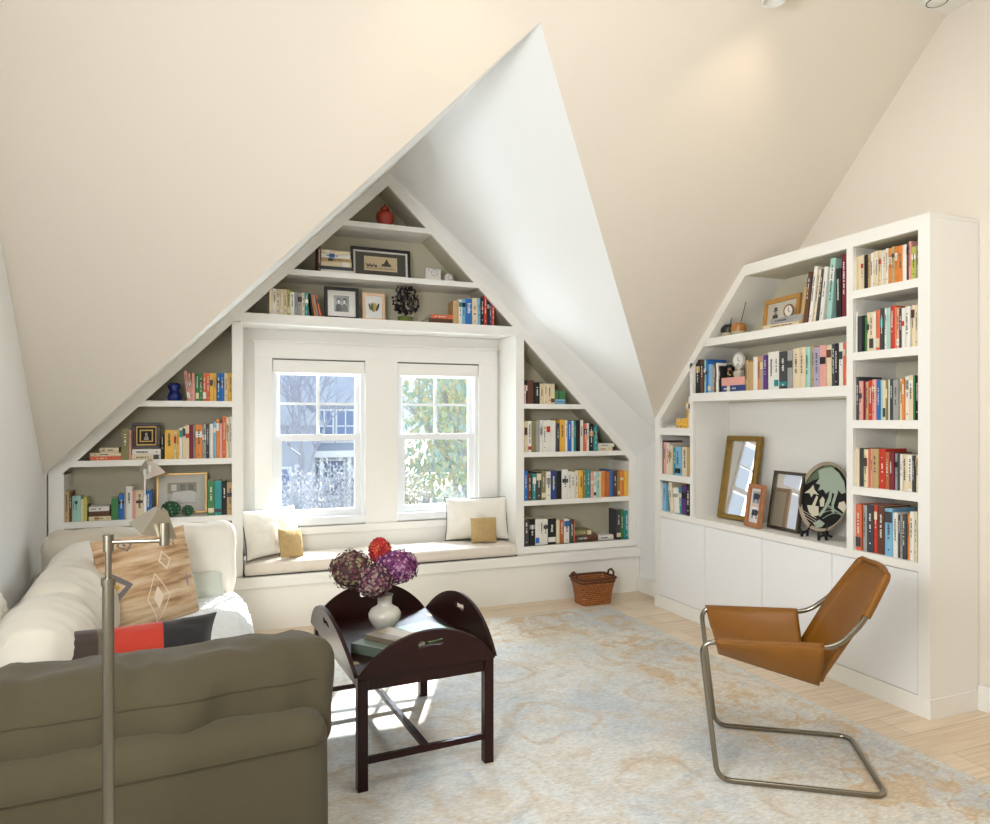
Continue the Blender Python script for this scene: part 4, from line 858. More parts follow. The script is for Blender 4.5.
# round wooden clock, low in front of the honey frame (stands on the flat books)
zt = max([v for k, v in TOPS.items() if k[0] == 'M1'] or [2.11])
q = empty('round_clock', (3.43, 3.515, zt+.0005), cat='clock', label='small round wooden clock standing before the honey wood frame')
q.rotation_euler = (0, 0, -pi/2)
MB(mat('warm_walnut', (.30, .15, .06), .4), cl, ink).tube([(.038*cos(2*pi*i/28), 0, .044+.038*sin(2*pi*i/28)) for i in range(28)], .006, 8, closed=True).prismY(ell(0, .044, .036, .036, 28), -.002, .006, 1).tube([(0, -.004, .044), (0, -.004, .068)], .0016, 5, 2).tube([(0, -.004, .044), (.016, -.004, .036)], .0016, 5, 2).build('body', q)
# glass clock and dark figurine on the pink/blue book stack
zt = max([v for k, v in TOPS.items() if k[0] == 'M2'] or [1.79])
q = empty('crystal_clock', (3.44, 3.985, zt+.0005), cat='clock', label='clear glass clock with round white dial beside a dark figurine'); q.rotation_euler = (0, 0, -pi/2)
cg = mat('frosted_crystal', (.55, .52, .44), .15, coat=.6)
MB(cg).box(-.034, .034, -.02, .02, 0, .05, b=.008).sphere((0, 0, .075), .03, sc=(.8, .6, 1)).tube([(.052*cos(2*pi*i/28), 0, .118+.052*sin(2*pi*i/28)) for i in range(28)], .009, 8, closed=True).build('stand', q)
MB(mat('dial_white', (.8, .8, .78), .4), ink).prismY(ell(0, .118, .044, .044, 28), -.008, .008, 0).tube([(0, -.0095, .118), (0, -.0095, .146)], .0018, 5, 1).tube([(0, -.0095, .118), (.02, -.0095, .112)], .0018, 5, 1).build('dial', q)
q = empty('figurine', (3.44, 4.085, zt+.0005), cat='figurine', label='tiny dark figure with black hat sitting on pink and navy books')
fm = MB(mat('figurine_black', (.012, .010, .010), .5), mat('figurine_skin', (.45, .26, .15), .6), mat('figurine_tan', (.50, .36, .18), .6))
fm.lathe([(0, 0), (.026, 0), (.03, .015), (.024, .04), (.014, .055), (0, .058)], n=18).sphere((0, -.003, .066), .016, 1).lathe([(.03, .074), (.022, .078), (.018, .098), (0, .1)], n=18).tube([(-.018, -.01, .045), (-.03, -.022, .028), (-.01, -.028, .02)], .006, 6, 2).tube([(.018, -.01, .045), (.03, -.022, .028), (.01, -.028, .02)], .006, 6, 2).build('body', q)

# ------------------------------------------------------------------ window seat pillows
def pillow_obj(name, w, h, t, m_, loc, rot, lab, edge=None, group=None, seed=0, pinch=.07, wr=.006):
    pm = pillow_mb(w, h, t, m_, pinch, wr, seed)
    o = pm.build(name, loc=loc, rot=rot, cat='pillow', label=lab, group=group)
    if edge: MB(edge).tube(pillow_edge(w, h, pinch), .0032, 6, closed=True).build('piping', o)
    return o
pillow_obj('throw_pillow', .50, .36, .15, linen_w, (.455, 5.47, .492), (-.26, 0, radians(34)), 'white pillow with dark piping at the left end of the window seat', piping, 'white piped pillows on the window seat', 1)
pillow_obj('throw_pillow', .54, .36, .15, linen_w, (2.075, 5.56, .492), (-.20, 0, radians(-14)), 'white pillow with dark piping at the right end of the window seat', piping, 'white piped pillows on the window seat', 2)
pillow_obj('throw_pillow', .21, .215, .08, burlap, (.565, 5.36, .49), (-.28, .10, radians(34)), 'small tan burlap pillow leaning on the left white piped pillow', None, 'small tan pillows on the window seat', 3, .03, .003)
pillow_obj('throw_pillow', .215, .205, .08, burlap, (2.085, 5.425, .49), (-.20, 0, radians(-6)), 'small tan burlap pillow leaning on the right white piped pillow', None, 'small tan pillows on the window seat', 4, .03, .003)

# ------------------------------------------------------------------ rug, basket
rug = MB(rug_mat()).box(-RHX, RHX, -RHY, RHY, 0, .012, b=.004)
rug.build('area_rug', loc=(2.95-RHX, 4.95-RHY, .0005), cat='rug', label='large faded ivory and blue-grey rug with tan floral pattern')
def wicker():
    m, nt, b = nodes_of('woven_wicker'); tc = N(nt, 'ShaderNodeTexCoord')
    br = N(nt, 'ShaderNodeTexBrick', i_Scale=1.0, i_Mortar_Size=.003, i_Brick_Width=.030, i_Row_Height=.016); br.inputs['Color1'].default_value = (.52, .22, .06, 1); br.inputs['Color2'].default_value = (.38, .13, .035, 1); br.inputs['Mortar'].default_value = (.16, .05, .015, 1)
    sx = N(nt, 'ShaderNodeSeparateXYZ'); nt.links.new(tc.outputs['Object'], sx.inputs[0]); ad = N(nt, 'ShaderNodeMath', operation='ADD'); nt.links.new(sx.outputs[0], ad.inputs[0]); nt.links.new(sx.outputs[1], ad.inputs[1])
    cx = N(nt, 'ShaderNodeCombineXYZ'); nt.links.new(ad.outputs[0], cx.inputs[0]); nt.links.new(sx.outputs[2], cx.inputs[1]); nt.links.new(cx.outputs[0], br.inputs['Vector'])
    nt.links.new(br.outputs['Color'], b.inputs['Base Color']); b.inputs['Roughness'].default_value = .6
    bp = N(nt, 'ShaderNodeBump', i_Strength=.6, i_Distance=.004); nt.links.new(br.outputs['Fac'], bp.inputs['Height']); bp.invert = True; nt.links.new(bp.outputs[0], b.inputs['Normal'])
    return m
wk = wicker(); wd = mat('dark_wicker_rim', (.10, .035, .012), .6, 0, .8, 120, .4, 60)
bs = empty('wicker_basket', (2.91, 5.10, 0), .0, cat='basket', label='reddish brown woven basket with two handles on the floor by the bench')
def ring(w, d, z, n=40, e=.28):
    out = []; w *= .88; d *= .9
    for i in range(n):
        a = 2*pi*i/n; c, s = cos(a), sin(a); out.append((w/2*abs(c)**e*(1 if c > 0 else -1), d/2*abs(s)**e*(1 if s > 0 else -1), z))
    return out
prof = [(.30, .19, .002), (.31, .2, .06), (.34, .225, .14), (.375, .25, .205)]
b_ = MB(wk)
vs = []
for (w, d, z) in prof: vs += ring(w, d, z)
for (w, d, z) in prof[::-1]: vs += ring(w-.02, d-.02, z+.004)
fs = [(j*40+i, j*40+(i+1) % 40, (j+1)*40+(i+1) % 40, (j+1)*40+i) for j in range(7) for i in range(40)]
fs += [list(range(40)), [7*40+i for i in range(40)]]
b_.add(vs, fs, 0, False); b_.build('body', bs)
MB(wd).tube(ring(.378, .252, .212), .011, 8, closed=True).tube(ring(.366, .242, .186), .006, 6, closed=True).build('rim', bs)
for sg in (-1, 1):
    MB(wd).tube([(sg*.165, -.045, .2), (sg*.172, -.04, .245), (sg*.174, 0, .262), (sg*.172, .04, .245), (sg*.165, .045, .2)], .009, 8).build('handle', bs)
# ------------------------------------------------------------------ sofa
linen_shaded = mat('shaded_beige_linen', (.066, .053, .027), .95, 0, .3, 300, .10, 5, sheen=.1)  # same beige linen, shade on the near side put into the colour
so = empty('sofa', (-.35, 3.5, 0), cat='sofa', label='large beige linen sofa along the left wall with deep loose back cushions')
def sp(mb, name, loc, rot=None, **k):
    o = mb.build(name, loc=loc, rot=rot, **k); o.parent = so; o.matrix_parent_inverse = Matrix.Translation(so.location).inverted(); return o
def sub_(mb, name, par, loc=None): return mb.build(name, par, loc=loc)
near_rz = radians(4.2)
# frame panels
for i_, y_ in enumerate((2.90, 3.72, 4.54)): sp(cushion_mb(.20, .815, .545, linen, r=.05, puff=(.008, 0, .015), wr=.004, seed=2+i_, d=.04), 'back_frame', (-.79, y_, .065))
nf = sp(cushion_mb(1.29, .20, .56, linen_shaded, r=.075, puff=(0, .012, .015), wr=.003, seed=5, wscale=(3, 3, 3), d=.035), 'back_frame', (-.306, 2.195, .062), (0, 0, near_rz))
seam = MB(mat('linen_seam', (.05, .04, .02), .9)).tube([(-.60, -.1085, .485), (-.3, -.1125, .485), (0, -.1135, .485), (.3, -.1125, .485), (.58, -.109, .485), (.628, -.085, .485)], .0022, 6)
sub_(seam, 'seam', nf)
sp(cushion_mb(1.10, .20, .54, linen, r=.06, puff=(0, .01, .01), wr=.003, seed=6, d=.05), 'back_frame', (-.405, 4.86, .065))
sp(MB(linen).box(-.93, .12, 2.3, 4.76, .06, .27, b=.02), 'base', (0, 0, 0))
for i, (x, y) in enumerate(((-.88, 2.2), (.22, 2.25), (-.88, 4.85), (.08, 4.85))):
    sp(MB(mat('dark_sofa_foot', (.03, .02, .015), .5)).box(-.03, .03, -.03, .03, .0, .065), 'foot', (x, y, .0125 if x > -2 else 0))
for i, y in enumerate((2.72, 3.5, 4.28)):
    sp(cushion_mb(.92, .785, .19, linen_w if i == 2 else linen, r=.05, puff=(.01, .005, .02), wr=.005, seed=10+i, d=.04), 'seat_cushion', (-.31, y, .265))
# tall soft back cushions leaning on the wall side
pale = mat('pale_oat_linen', (.64, .60, .52), .95, 0, .3, 300, .05, 5, sheen=.3)
for i, (y, hh, xx) in enumerate(((3.00, .385, -.54), (3.60, .395, -.555), (4.20, .40, -.575))):
    c_ = cushion_mb(.27, .66, hh, pale, r=.12, puff=(.05, .015, .03), wr=.017, wscale=(3.2, 11, 4), seed=20+i*3, d=.022)
    sp(c_, 'back_cushion', (xx+.03, y, .43), (0, radians(-13), radians(2)))
# long back cushion of the near side
nc = cushion_mb(1.33, .30, .31, linen_shaded, r=.055, puff=(.0, .05, .02), wr=.018, wscale=(6.5, 5, 3.5), seed=41, d=.022)
o = sp(nc, 'back_cushion', (-.305, 2.335, .478), (radians(-5), 0, near_rz))
sub_(MB(mat('linen_seam', (.05, .04, .02), .9)).tube([nc.P(-.60+1.2*i/60, -.15, .055)+Vector((0, -.0008, 0)) for i in range(61)], .0020, 6), 'seam', o)
# far side back cushions
sp(cushion_mb(.55, .22, .40, linen, r=.08, puff=(0, .04, .02), wr=.01, seed=55, d=.03), 'back_cushion', (-.60, 4.70, .455), (radians(8), 0, 0))
o = cushion_mb(.50, .20, .43, linen_w, r=.07, puff=(0, .045, .02), wr=.012, wscale=(5, 5, 5), seed=57, d=.022)
sp(o, 'back_cushion', (-.10, 4.56, .455), (radians(10), 0, radians(4)))

# patterned throw pillow
def kilim():
    m, nt, b = nodes_of('woven_kilim'); tc = N(nt, 'ShaderNodeTexCoord'); o = tc.outputs['Object']
    mp = N(nt, 'ShaderNodeMapping'); mp.inputs['Scale'].default_value = (1.2, 1, 9); mp.inputs['Rotation'].default_value = (0, .12, 0); nt.links.new(o, mp.inputs[0])
    n = N(nt, 'ShaderNodeTexNoise', i_Scale=4.0, i_Detail=5.0); nt.links.new(mp.outputs[0], n.inputs['Vector'])
    r = ramp(nt, n.outputs['Fac'], [(.30, (.28, .17, .09)), (.45, (.50, .34, .20)), (.58, (.60, .46, .31)), (.70, (.66, .54, .40))])
    s = N(nt, 'ShaderNodeSeparateXYZ'); nt.links.new(o, s.inputs[0])
    def dia(cx, cz, ax, az):
        def ab(sock, c, k):
            a = N(nt, 'ShaderNodeMath', operation='SUBTRACT'); nt.links.new(sock, a.inputs[0]); a.inputs[1].default_value = c
            q = N(nt, 'ShaderNodeMath', operation='ABSOLUTE'); nt.links.new(a.outputs[0], q.inputs[0])
            d = N(nt, 'ShaderNodeMath', operation='DIVIDE'); nt.links.new(q.outputs[0], d.inputs[0]); d.inputs[1].default_value = k; return d.outputs[0]
        a = N(nt, 'ShaderNodeMath', operation='ADD'); nt.links.new(ab(s.outputs[0], cx, ax), a.inputs[0]); nt.links.new(ab(s.outputs[2], cz, az), a.inputs[1]); return a.outputs[0]
    c = r.outputs[0]
    W_ = (.72, .62, .50); Gy = (.17, .16, .16); Yk = (.48, .30, .06)
    d1 = ramp(nt, dia(-.02, .15, .06, .12), [(0, (1, 1, 1)), (.42, (1, 1, 1)), (.45, (0, 0, 0)), (.88, (0, 0, 0)), (.92, (1, 1, 1)), (1.0, (0, 0, 0))], 'CONSTANT'); c = mixc(nt, d1.outputs[0], c, W_)
    d2 = ramp(nt, dia(-.215, .24, .085, .08), [(0, (0, 0, 0)), (.62, (1, 1, 1)), (.98, (0, 0, 0))], 'CONSTANT'); c = mixc(nt, d2.outputs[0], c, Gy)
    d3 = ramp(nt, dia(-.215, .24, .085, .08), [(0, (1, 1, 1)), (.40, (0, 0, 0))], 'CONSTANT'); c = mixc(nt, d3.outputs[0], c, Yk)
    d4 = ramp(nt, dia(.04, .32, .035, .05), [(0, (0, 0, 0)), (.75, (1, 1, 1)), (.98, (0, 0, 0))], 'CONSTANT'); c = mixc(nt, d4.outputs[0], c, W_)
    d5 = ramp(nt, dia(-.12, .43, .04, .035), [(0, (1, 1, 1)), (.25, (0, 0, 0)), (.7, (1, 1, 1)), (.98, (0, 0, 0))], 'CONSTANT'); c = mixc(nt, d5.outputs[0], c, Gy)
    d6 = ramp(nt, dia(.16, .2, .012, .05), [(0, (1, 1, 1)), (.8, (0, 0, 0))], 'CONSTANT'); c = mixc(nt, d6.outputs[0], c, (.30, .24, .30))
    d7 = ramp(nt, dia(.12, .42, .02, .04), [(0, (0, 0, 0)), (.7, (1, 1, 1)), (.98, (0, 0, 0))], 'CONSTANT'); c = mixc(nt, d7.outputs[0], c, Gy)
    nt.links.new(c, b.inputs['Base Color']); b.inputs['Roughness'].default_value = .95
    bp = N(nt, 'ShaderNodeBump', i_Strength=.35, i_Distance=.01); nt.links.new(n.outputs['Fac'], bp.inputs['Height']); nt.links.new(bp.outputs[0], b.inputs['Normal'])
    return m
pillow_obj('throw_pillow', .50, .48, .19, kilim(), (-.235, 3.86, .47), (-.26, -.03, radians(38)), 'large sand coloured woven pillow with stitched diamond patterns', None, None, 11, .05, .005)
def redblack():
    m, nt, b = nodes_of('red_and_black_velvet'); tc = N(nt, 'ShaderNodeTexCoord'); s = N(nt, 'ShaderNodeSeparateXYZ'); nt.links.new(tc.outputs['Object'], s.inputs[0])
    n = N(nt, 'ShaderNodeTexNoise', i_Scale=3.0); nt.links.new(tc.outputs['Object'], n.inputs['Vector'])
    a = N(nt, 'ShaderNodeMath', operation='MULTIPLY_ADD'); nt.links.new(n.outputs['Fac'], a.inputs[0]); a.inputs[1].default_value = .06; nt.links.new(s.outputs[0], a.inputs[2])
    q = N(nt, 'ShaderNodeMath', operation='MULTIPLY_ADD'); nt.links.new(a.outputs[0], q.inputs[0]); q.inputs[1].default_value = 1.0; q.inputs[2].default_value = .5
    r = ramp(nt, q.outputs[0], [(0, (.045, .028, .02)), (.43, (.10, .085, .055)), (.46, (.38, .030, .012)), (.64, (.012, .010, .010))], 'CONSTANT')
    nt.links.new(r.outputs[0], b.inputs['Base Color']); b.inputs['Roughness'].default_value = .85; b.inputs['Sheen Weight'].default_value = .3
    return m
pillow_obj('throw_pillow', .60, .27, .15, redblack(), (-.255, 2.74, .535), (-.55, .0, radians(6)), 'long lumbar pillow with red middle and black ends behind near sofa back', None, None, 13, .10, .006)
pillow_obj('throw_pillow', .26, .18, .09, linen_w, (-.79, 3.37, .618), (-.15, 0, radians(84)), 'white pillow on top of the sofa back at left picture edge', None, None, 15)
pillow_obj('throw_pillow', .30, .19, .10, mat('pale_sage_linen', (.60, .64, .58), .95), (-.06, 4.30, .478), (-.7, 0, radians(8)), 'pale sage pillow half hidden behind the sand coloured woven pillow', None, None, 17)
# white knitted blanket draped over the seat front
def knit():
    m, nt, b = nodes_of('white_knit'); tc = N(nt, 'ShaderNodeTexCoord')
    w = N(nt, 'ShaderNodeTexVoronoi', i_Scale=45.0); nt.links.new(tc.outputs['Object'], w.inputs['Vector'])
    b.inputs['Base Color'].default_value = (.74, .76, .76, 1); b.inputs['Roughness'].default_value = .95
    bp = N(nt, 'ShaderNodeBump', i_Strength=.9, i_Distance=.012); nt.links.new(w.outputs['Distance'], bp.inputs['Height']); nt.links.new(bp.outputs[0], b.inputs['Normal'])
    return m
bl = MB(knit())
def drape(u, v):
    y = 3.42+.98*v
    prof = [(-.50, .475), (-.2, .482), (.04, .482), (.135, .470), (.178, .43), (.192, .36), (.196, .28), (.20, .20)]
    t = u*(len(prof)-1); i = min(int(t), len(prof)-2); f_ = t-i
    x = prof[i][0]*(1-f_)+prof[i+1][0]*f_; z = prof[i][1]*(1-f_)+prof[i+1][1]*f_
    k = .012*(noise.noise(Vector((x*5, y*6, 1)))+.6*noise.noise(Vector((x*3, y*17, 4))))+.010
    y += .05*noise.noise(Vector((u*3, v*2, 7)))
    return (x+(k+.004 if u > .6 else 0), y, z+max(.0, k)+.004)
bl.grid(drape, 60, 60)
o = bl.build('knitted_blanket', cat='blanket', label='white knitted blanket draped over the far end of the sofa seat')
md = o.modifiers.new('s', 'SOLIDIFY'); md.thickness = .008; md.offset = 1

# ------------------------------------------------------------------ floor lamps
def lamp(x, y, H, label, split, arm, tilt, shade_mat, hw, pm, sw):
    r = empty('floor_lamp', (x, y, 0), cat='lamp', label=label, group='slim metal reading lamps')
    MB(pm).lathe([(0, 0), (.11, 0), (.11, .012), (.02, .02), (0, .02)], n=32).build('base', r)
    MB(pm).lathe([(0, .018), (.0115*sw, .018), (.0115*sw, split-.01), (.014*sw, split-.01), (.014*sw, split+.005), (.0, split+.005)], n=16).build('lower_pole', r)
    MB(pm).lathe([(0, split), (.0065*sw, split), (.0065*sw, H-.035), (.0105*sw, H-.035), (.0105*sw, H), (0, H)], n=16).build('upper_pole', r)
    e = Vector(arm)
    MB(pm).tube([(0, 0, H-.016), (e.x, e.y, H-.012)], .004*sw, 8).tube([(e.x, e.y, H-.022), (e.x, e.y, H+.026)], .0100*sw, 14).build('arm', r)
    sh = MB(shade_mat)
    a, b_, hh = .010*hw, .038*hw, .05*hw; t = .0012
    top = [(-a, -a, 0), (a, -a, 0), (a, a, 0), (-a, a, 0)]; bot = [(-b_, -b_, -hh), (b_, -b_, -hh), (b_, b_, -hh), (-b_, b_, -hh)]
    top2 = [(p[0]*.8, p[1]*.8, -t) for p in top]; bot2 = [(p[0]*.96, p[1]*.96, -hh) for p in bot]
    sh.add(top+bot+top2+bot2, [(0, 1, 2, 3), (0, 4, 5, 1), (1, 5, 6, 2), (2, 6, 7, 3), (3, 7, 4, 0), (8, 12, 13, 9), (9, 13, 14, 10), (10, 14, 15, 11), (11, 15, 12, 8), (4, 12, 13, 5), (5, 13, 14, 6), (6, 14, 15, 7), (7, 15, 12, 4)])
    s_ = sh.build('shade', r, loc=(e.x-.008, e.y+.028*hw, H+.052), rot=tilt)
    MB(pm).tube([(0, -.0, .002), (.002, -.004, -.06)], .0025, 6).build('switch_stem', s_)
    return r
lamp(-.197, 1.696, 1.256, 'brushed nickel floor lamp in the foreground before the sofa back', 1.16, (.110, -.045), (radians(14), radians(14), radians(28)), mat('nickel_shade', (.34, .31, .25), .35, .9), 1.0, steel, 1.0)
lamp(-.387, 5.13, 1.175, 'second slim floor lamp behind the sofa, before the lower left shelves', 1.0, (.03, -.01), (radians(20), radians(-18), radians(20)), mat('taupe_shade', (.52, .46, .40), .5), 1.75, mat('pale_satin_metal', (.72, .71, .68), .45, .2), 1.0)

# ------------------------------------------------------------------ butler's tray table
A = Vector((.545, 2.825)); Bv = Vector((1.145, 2.865)); Dv = Vector((.495, 3.69)); Cv = Vector((1.09, 3.725))
ex = (Bv-A).normalized(); ctr = (A+Bv+Cv+Dv)/4; W_ = .60; L_ = .865; rz = atan2(ex.y, ex.x)+radians(.0)
tb = empty('tray_table', (ctr.x, ctr.y, 0), rz, cat='table', label='dark mahogany butler tray table with four raised curved flaps')
TZt = .478
MB(mahog).box(-W_/2, W_/2, -L_/2, L_/2, TZt-.018, TZt, b=.003).build('tabletop', tb)
ap = MB(mahog)
for (x0, x1, y0, y1) in ((-W_/2+.02, W_/2-.02, -L_/2+.012, -L_/2+.032), (-W_/2+.02, W_/2-.02, L_/2-.032, L_/2-.012), (-W_/2+.012, -W_/2+.032, -L_/2+.02, L_/2-.02), (W_/2-.032, W_/2-.012, -L_/2+.02, L_/2-.02)): ap.box(x0, x1, y0, y1, TZt-.068, TZt-.018)
ap.build('apron', tb)
for sx in (-1, 1):
    for sy in (-1, 1):
        x, y = sx*(W_/2-.022), sy*(L_/2-.022); MB(mahog).box(x-.021, x+.021, y-.021, y+.021, .0125, TZt-.018, b=.003).build('leg', tb)
st = MB(mahog)
for sy in (-1, 1): st.box(-W_/2+.04, W_/2-.04, sy*(L_/2-.022)-.012, sy*(L_/2-.022)+.012, .115, .140, b=.002)
st.box(-.013, .013, -L_/2+.03, L_/2-.03, .116, .139, b=.002)
st.build('stretcher', tb)
def leafmesh(w, h, name):
    n = 28; R = (w*w/4+h*h)/(2*h); a = math.asin(min(1, (w/2)/R)); base = h-R
    pts = [(-w/2, 0)]+[(R*sin(-a+2*a*i/n), base+R*cos(-a+2*a*i/n)) for i in range(1, n)]+[(w/2, 0)]
    hz = h*.66; hw, hh = .042, .013; hole = []
    for i in range(12): q = pi/2+pi*i/11; hole.append((-hw+hh*1.15*cos(q), hz+hh*1.15*sin(q)))
    for i in range(5): x = -hw+2*hw*(i+.5)/5; hole.append((x, hz-hh*(.72+.28*abs(2*(i+.5)/5-1))))
    for i in range(12): q = -pi/2+pi*i/11; hole.append((hw+hh*1.15*cos(q), hz+hh*1.15*sin(q)))
    for i in range(5): x = hw-2*hw*(i+.5)/5; hole.append((x, hz+hh*(.72+.28*abs(2*(i+.5)/5-1))))
    return flat_curve([pts, hole], .016, mahog, name)
lw, ll = leafmesh(W_, .165, 'leaf_short'), leafmesh(L_, .175, 'leaf_long')
tilt = radians(9)
for me, loc, r3 in ((lw, (0, -L_/2-.006, TZt-.006), (tilt, 0, 0)), (lw, (0, L_/2+.006, TZt-.006), (tilt, 0, pi)), (ll, (-W_/2-.006, 0, TZt-.006), (tilt, 0, -pi/2)), (ll, (W_/2+.006, 0, TZt-.006), (tilt, 0, pi/2))):
    o = mesh_obj(me, 'flap', tb, loc, r3)
hg = MB(mat('aged_brass', (.35, .22, .08), .35, 1))
for sx in (-1, 1):
    for y in (-.28, .28): hg.box(sx*(W_/2-.03)-.014, sx*(W_/2-.03)+.014, y-.02, y+.02, TZt, TZt+.0015)
hg.build('hinge', tb)

# vase with flowers
vx, vy = .79, 3.40
v = empty('flower_vase', (vx, vy, TZt+.0005), cat='vase', label='white round-bellied ceramic vase on the tray table')
MB(ceramic).lathe([(0, 0), (.04, 0), (.043, .006), (.062, .032), (.077, .062), (.079, .082), (.066, .103), (.042, .117), (.034, .128), (.036, .158), (.041, .172), (.038, .174), (.032, .16), (.030, .13), (0, .12)], n=40).build('body', v)
def hyd(name, c, r, cols, lab, seed, sc=(1, 1, .9), n=620, cone=False, base=(0, 0, .16)):
    rn = random.Random(seed); root = empty(name, (vx, vy, TZt+.0005), cat='flower', label=lab, group='cut flowers in the white vase')
    c = Vector(c)
    MB(mat('green_stem', (.08, .12, .04), .7)).tube([(base[0]*.3, base[1]*.3, .125), (base[0], base[1], base[2]), c*.6+Vector((base[0], base[1], base[2]))*.4+Vector((0, 0, .02)), c], .004, 6).build('stem', root)
    b_ = MB(*[mat('petal_%s_%d_%d' % (name, seed, i), k, .8) for i, k in enumerate(cols)])
    b_.sphere(c, r*.90, 0, 16, 12, sc, wob=.15, seed=seed)
    for i in range(n):
        z = 1-2*(i+.5)/n; a = i*2.39996; s = sqrt(1-z*z); d = Vector((s*cos(a), s*sin(a), z))
        q = r*rn.uniform(.86, 1.06)*(1+.12*noise.noise(d*2+Vector((seed, 0, 0))))
        if cone: q *= 1-.3*max(0, d.z)
        p_ = c+Vector((d.x*q*sc[0], d.y*q*sc[1], d.z*q*sc[2])); e = rn.uniform(.6, 1)*.0105*(1.9 if cone else 1)
        t1 = d.orthogonal().normalized(); t1.rotate(Matrix.Rotation(rn.uniform(0, 6.3), 3, d)); t2 = d.cross(t1); mi = rn.randrange(len(cols))
        k = e*.42
        vs = [p_-d*e*.3]; fs = []
        for m_ in range(4):
            an = pi/2*m_; u = t1*cos(an)+t2*sin(an); w = t2*cos(an)-t1*sin(an)
            o_ = len(vs); vs += [p_+u*e*.55+w*k+d*k*.6, p_+u*e+d*k*(1.2 if cone else .5), p_+u*e*.55-w*k+d*k*.6]; fs.append((0, o_, o_+1, o_+2))
        b_.add(vs, fs, mi)
    b_.build('bloom', root)
dk = [(.08, .04, .04), (.26, .17, .13), (.34, .30, .17), (.20, .06, .09)]
pu = [(.14, .03, .12), (.36, .12, .32), (.26, .08, .18), (.55, .32, .46)]
hyd('hydrangea', (-.165, -.02, .310), .098, dk, 'dusky brown hydrangea head at left of the bouquet', 1)
hyd('hydrangea', (-.070, -.085, .262), .084, [(.09, .04, .06), (.32, .17, .19), (.2, .06, .12), (.42, .34, .28)], 'dark mauve hydrangea head low in the middle of the bouquet', 2)
hyd('hydrangea', (.050, -.02, .305), .095, pu, 'purple hydrangea head at right of the bouquet', 3, (1.15, .95, .85))
hyd('dahlia', (-.018, .03, .388), .055, [(.36, .02, .02), (.66, .10, .05), (.5, .04, .06), (.75, .22, .12)], 'bright red bloom standing above the hydrangeas', 4, (.85, .85, 1.15), 150, True)
# books on the table
def tbook(c1, c2, w, d, t, loc, rz_, lab, band=None):
    m = MB(c1, pages_m, c2)
    m.box(-w/2, w/2, -d/2, d/2, 0, .003); m.box(-w/2, w/2, -d/2, d/2, t-.003, t); m.box(-w/2, -w/2+.004, -d/2, d/2, .001, t-.001); m.box(-w/2+.003, w/2-.004, -d/2+.004, d/2-.004, .003, t-.003, 1)
    m.box(-w*.1, w*.42, -d*.42, d*.42, t, t+.0004, 2)
    m.build('book', loc=loc, rot=(0, 0, rz_), cat='book', label=lab, group='books on the tray table')
z0 = TZt+.0006
tbook(mat('pale_grey_green_jacket', (.16, .20, .16), .5), mat('red_jacket_panel', (.45, .06, .04), .5), .20, .26, .042, (.735, 3.085, z0), radians(40), 'thick book with grey-green and red cover nearest on tray table')
tbook(mat('stone_jacket', (.20, .16, .11), .5), mat('pale_jacket_panel', (.36, .30, .20), .5), .15, .22, .022, (.765, 3.10, z0+.0432), radians(34), 'stone coloured book lying on the grey-green book', )
tbook(mat('leaf_green_jacket', (.10, .24, .09), .35), mat('blue_jacket_panel', (.20, .32, .32), .35), .19, .25, .020, (.965, 3.27, z0), radians(22), 'thin glossy green book right of the vase on the tray table')

# ------------------------------------------------------------------ leather sling chair
ch = empty('sling_chair', (2.364, 2.404, .0125), cat='chair', label='tubular steel armchair with cognac leather sling seat, right foreground')
fd = Vector((-.826, .563, 0)).normalized(); wdv = Vector((.563, .826, 0)).normalized()
def cp(f, w, z): return fd*f+wdv*w+Vector((0, 0, z))
hw = .272; tr = .011
def side(s):
    k = .035 if s < 0 else 0
    return [cp(-.30, s*hw, tr), cp(.30+k, s*hw, tr), cp(.365+k, s*hw, .572), cp(-.115, s*hw, .578), cp(-.225, s*.240, .68), cp(-.316, s*.185, .835)]
L1 = side(-1); L2 = side(1)
path = fillet(L1[::-1]+L2, .055, 8)
def pathf():
    pts = L1[::-1]+L2; return fillet(pts, .06, 8)
MB(chrome).tube(pathf(), tr, 14).build('tubular_frame', ch)
lea = mat('cognac_leather', (.225, .088, .004), .45, 0, .12, 90, .18, 7, coat=.12)
sg_ = MB(lea)
def top_z(f): return .572+.008*(1-(f+.125)/.49)
def seat(u, v):
    f = .345-.415*v; a = 2*u-1; zt = top_z(f)+tr+.002; dep = .075+.105*v
    w = hw*a*(1.045 if abs(a) > .93 else 1.0)
    s_ = abs(a)
    if s_ > .90: z = zt-.006*((s_-.95)/.05)**2
    else: z = zt-dep*(1-(s_/.90)**2.3)
    return tuple(cp(f-.02*(1-a*a)*(1-v), w, z))
sg_.grid(seat, 44, 24)
# outer sleeves hanging outside the arms
for s in (-1, 1):
    def fl(u, v, s=s):
        f = .345-.415*v; zt = top_z(f); t = u
        dep = (.075+.105*v)
        w = s*(hw+tr+.003-(hw*.42)*max(0, t-.12)**1.4); z = zt+tr*.6-(dep*1.05)*t
        return tuple(cp(f-.02*t*(1-v), w, z))
    sg_.grid(fl, 14, 20)
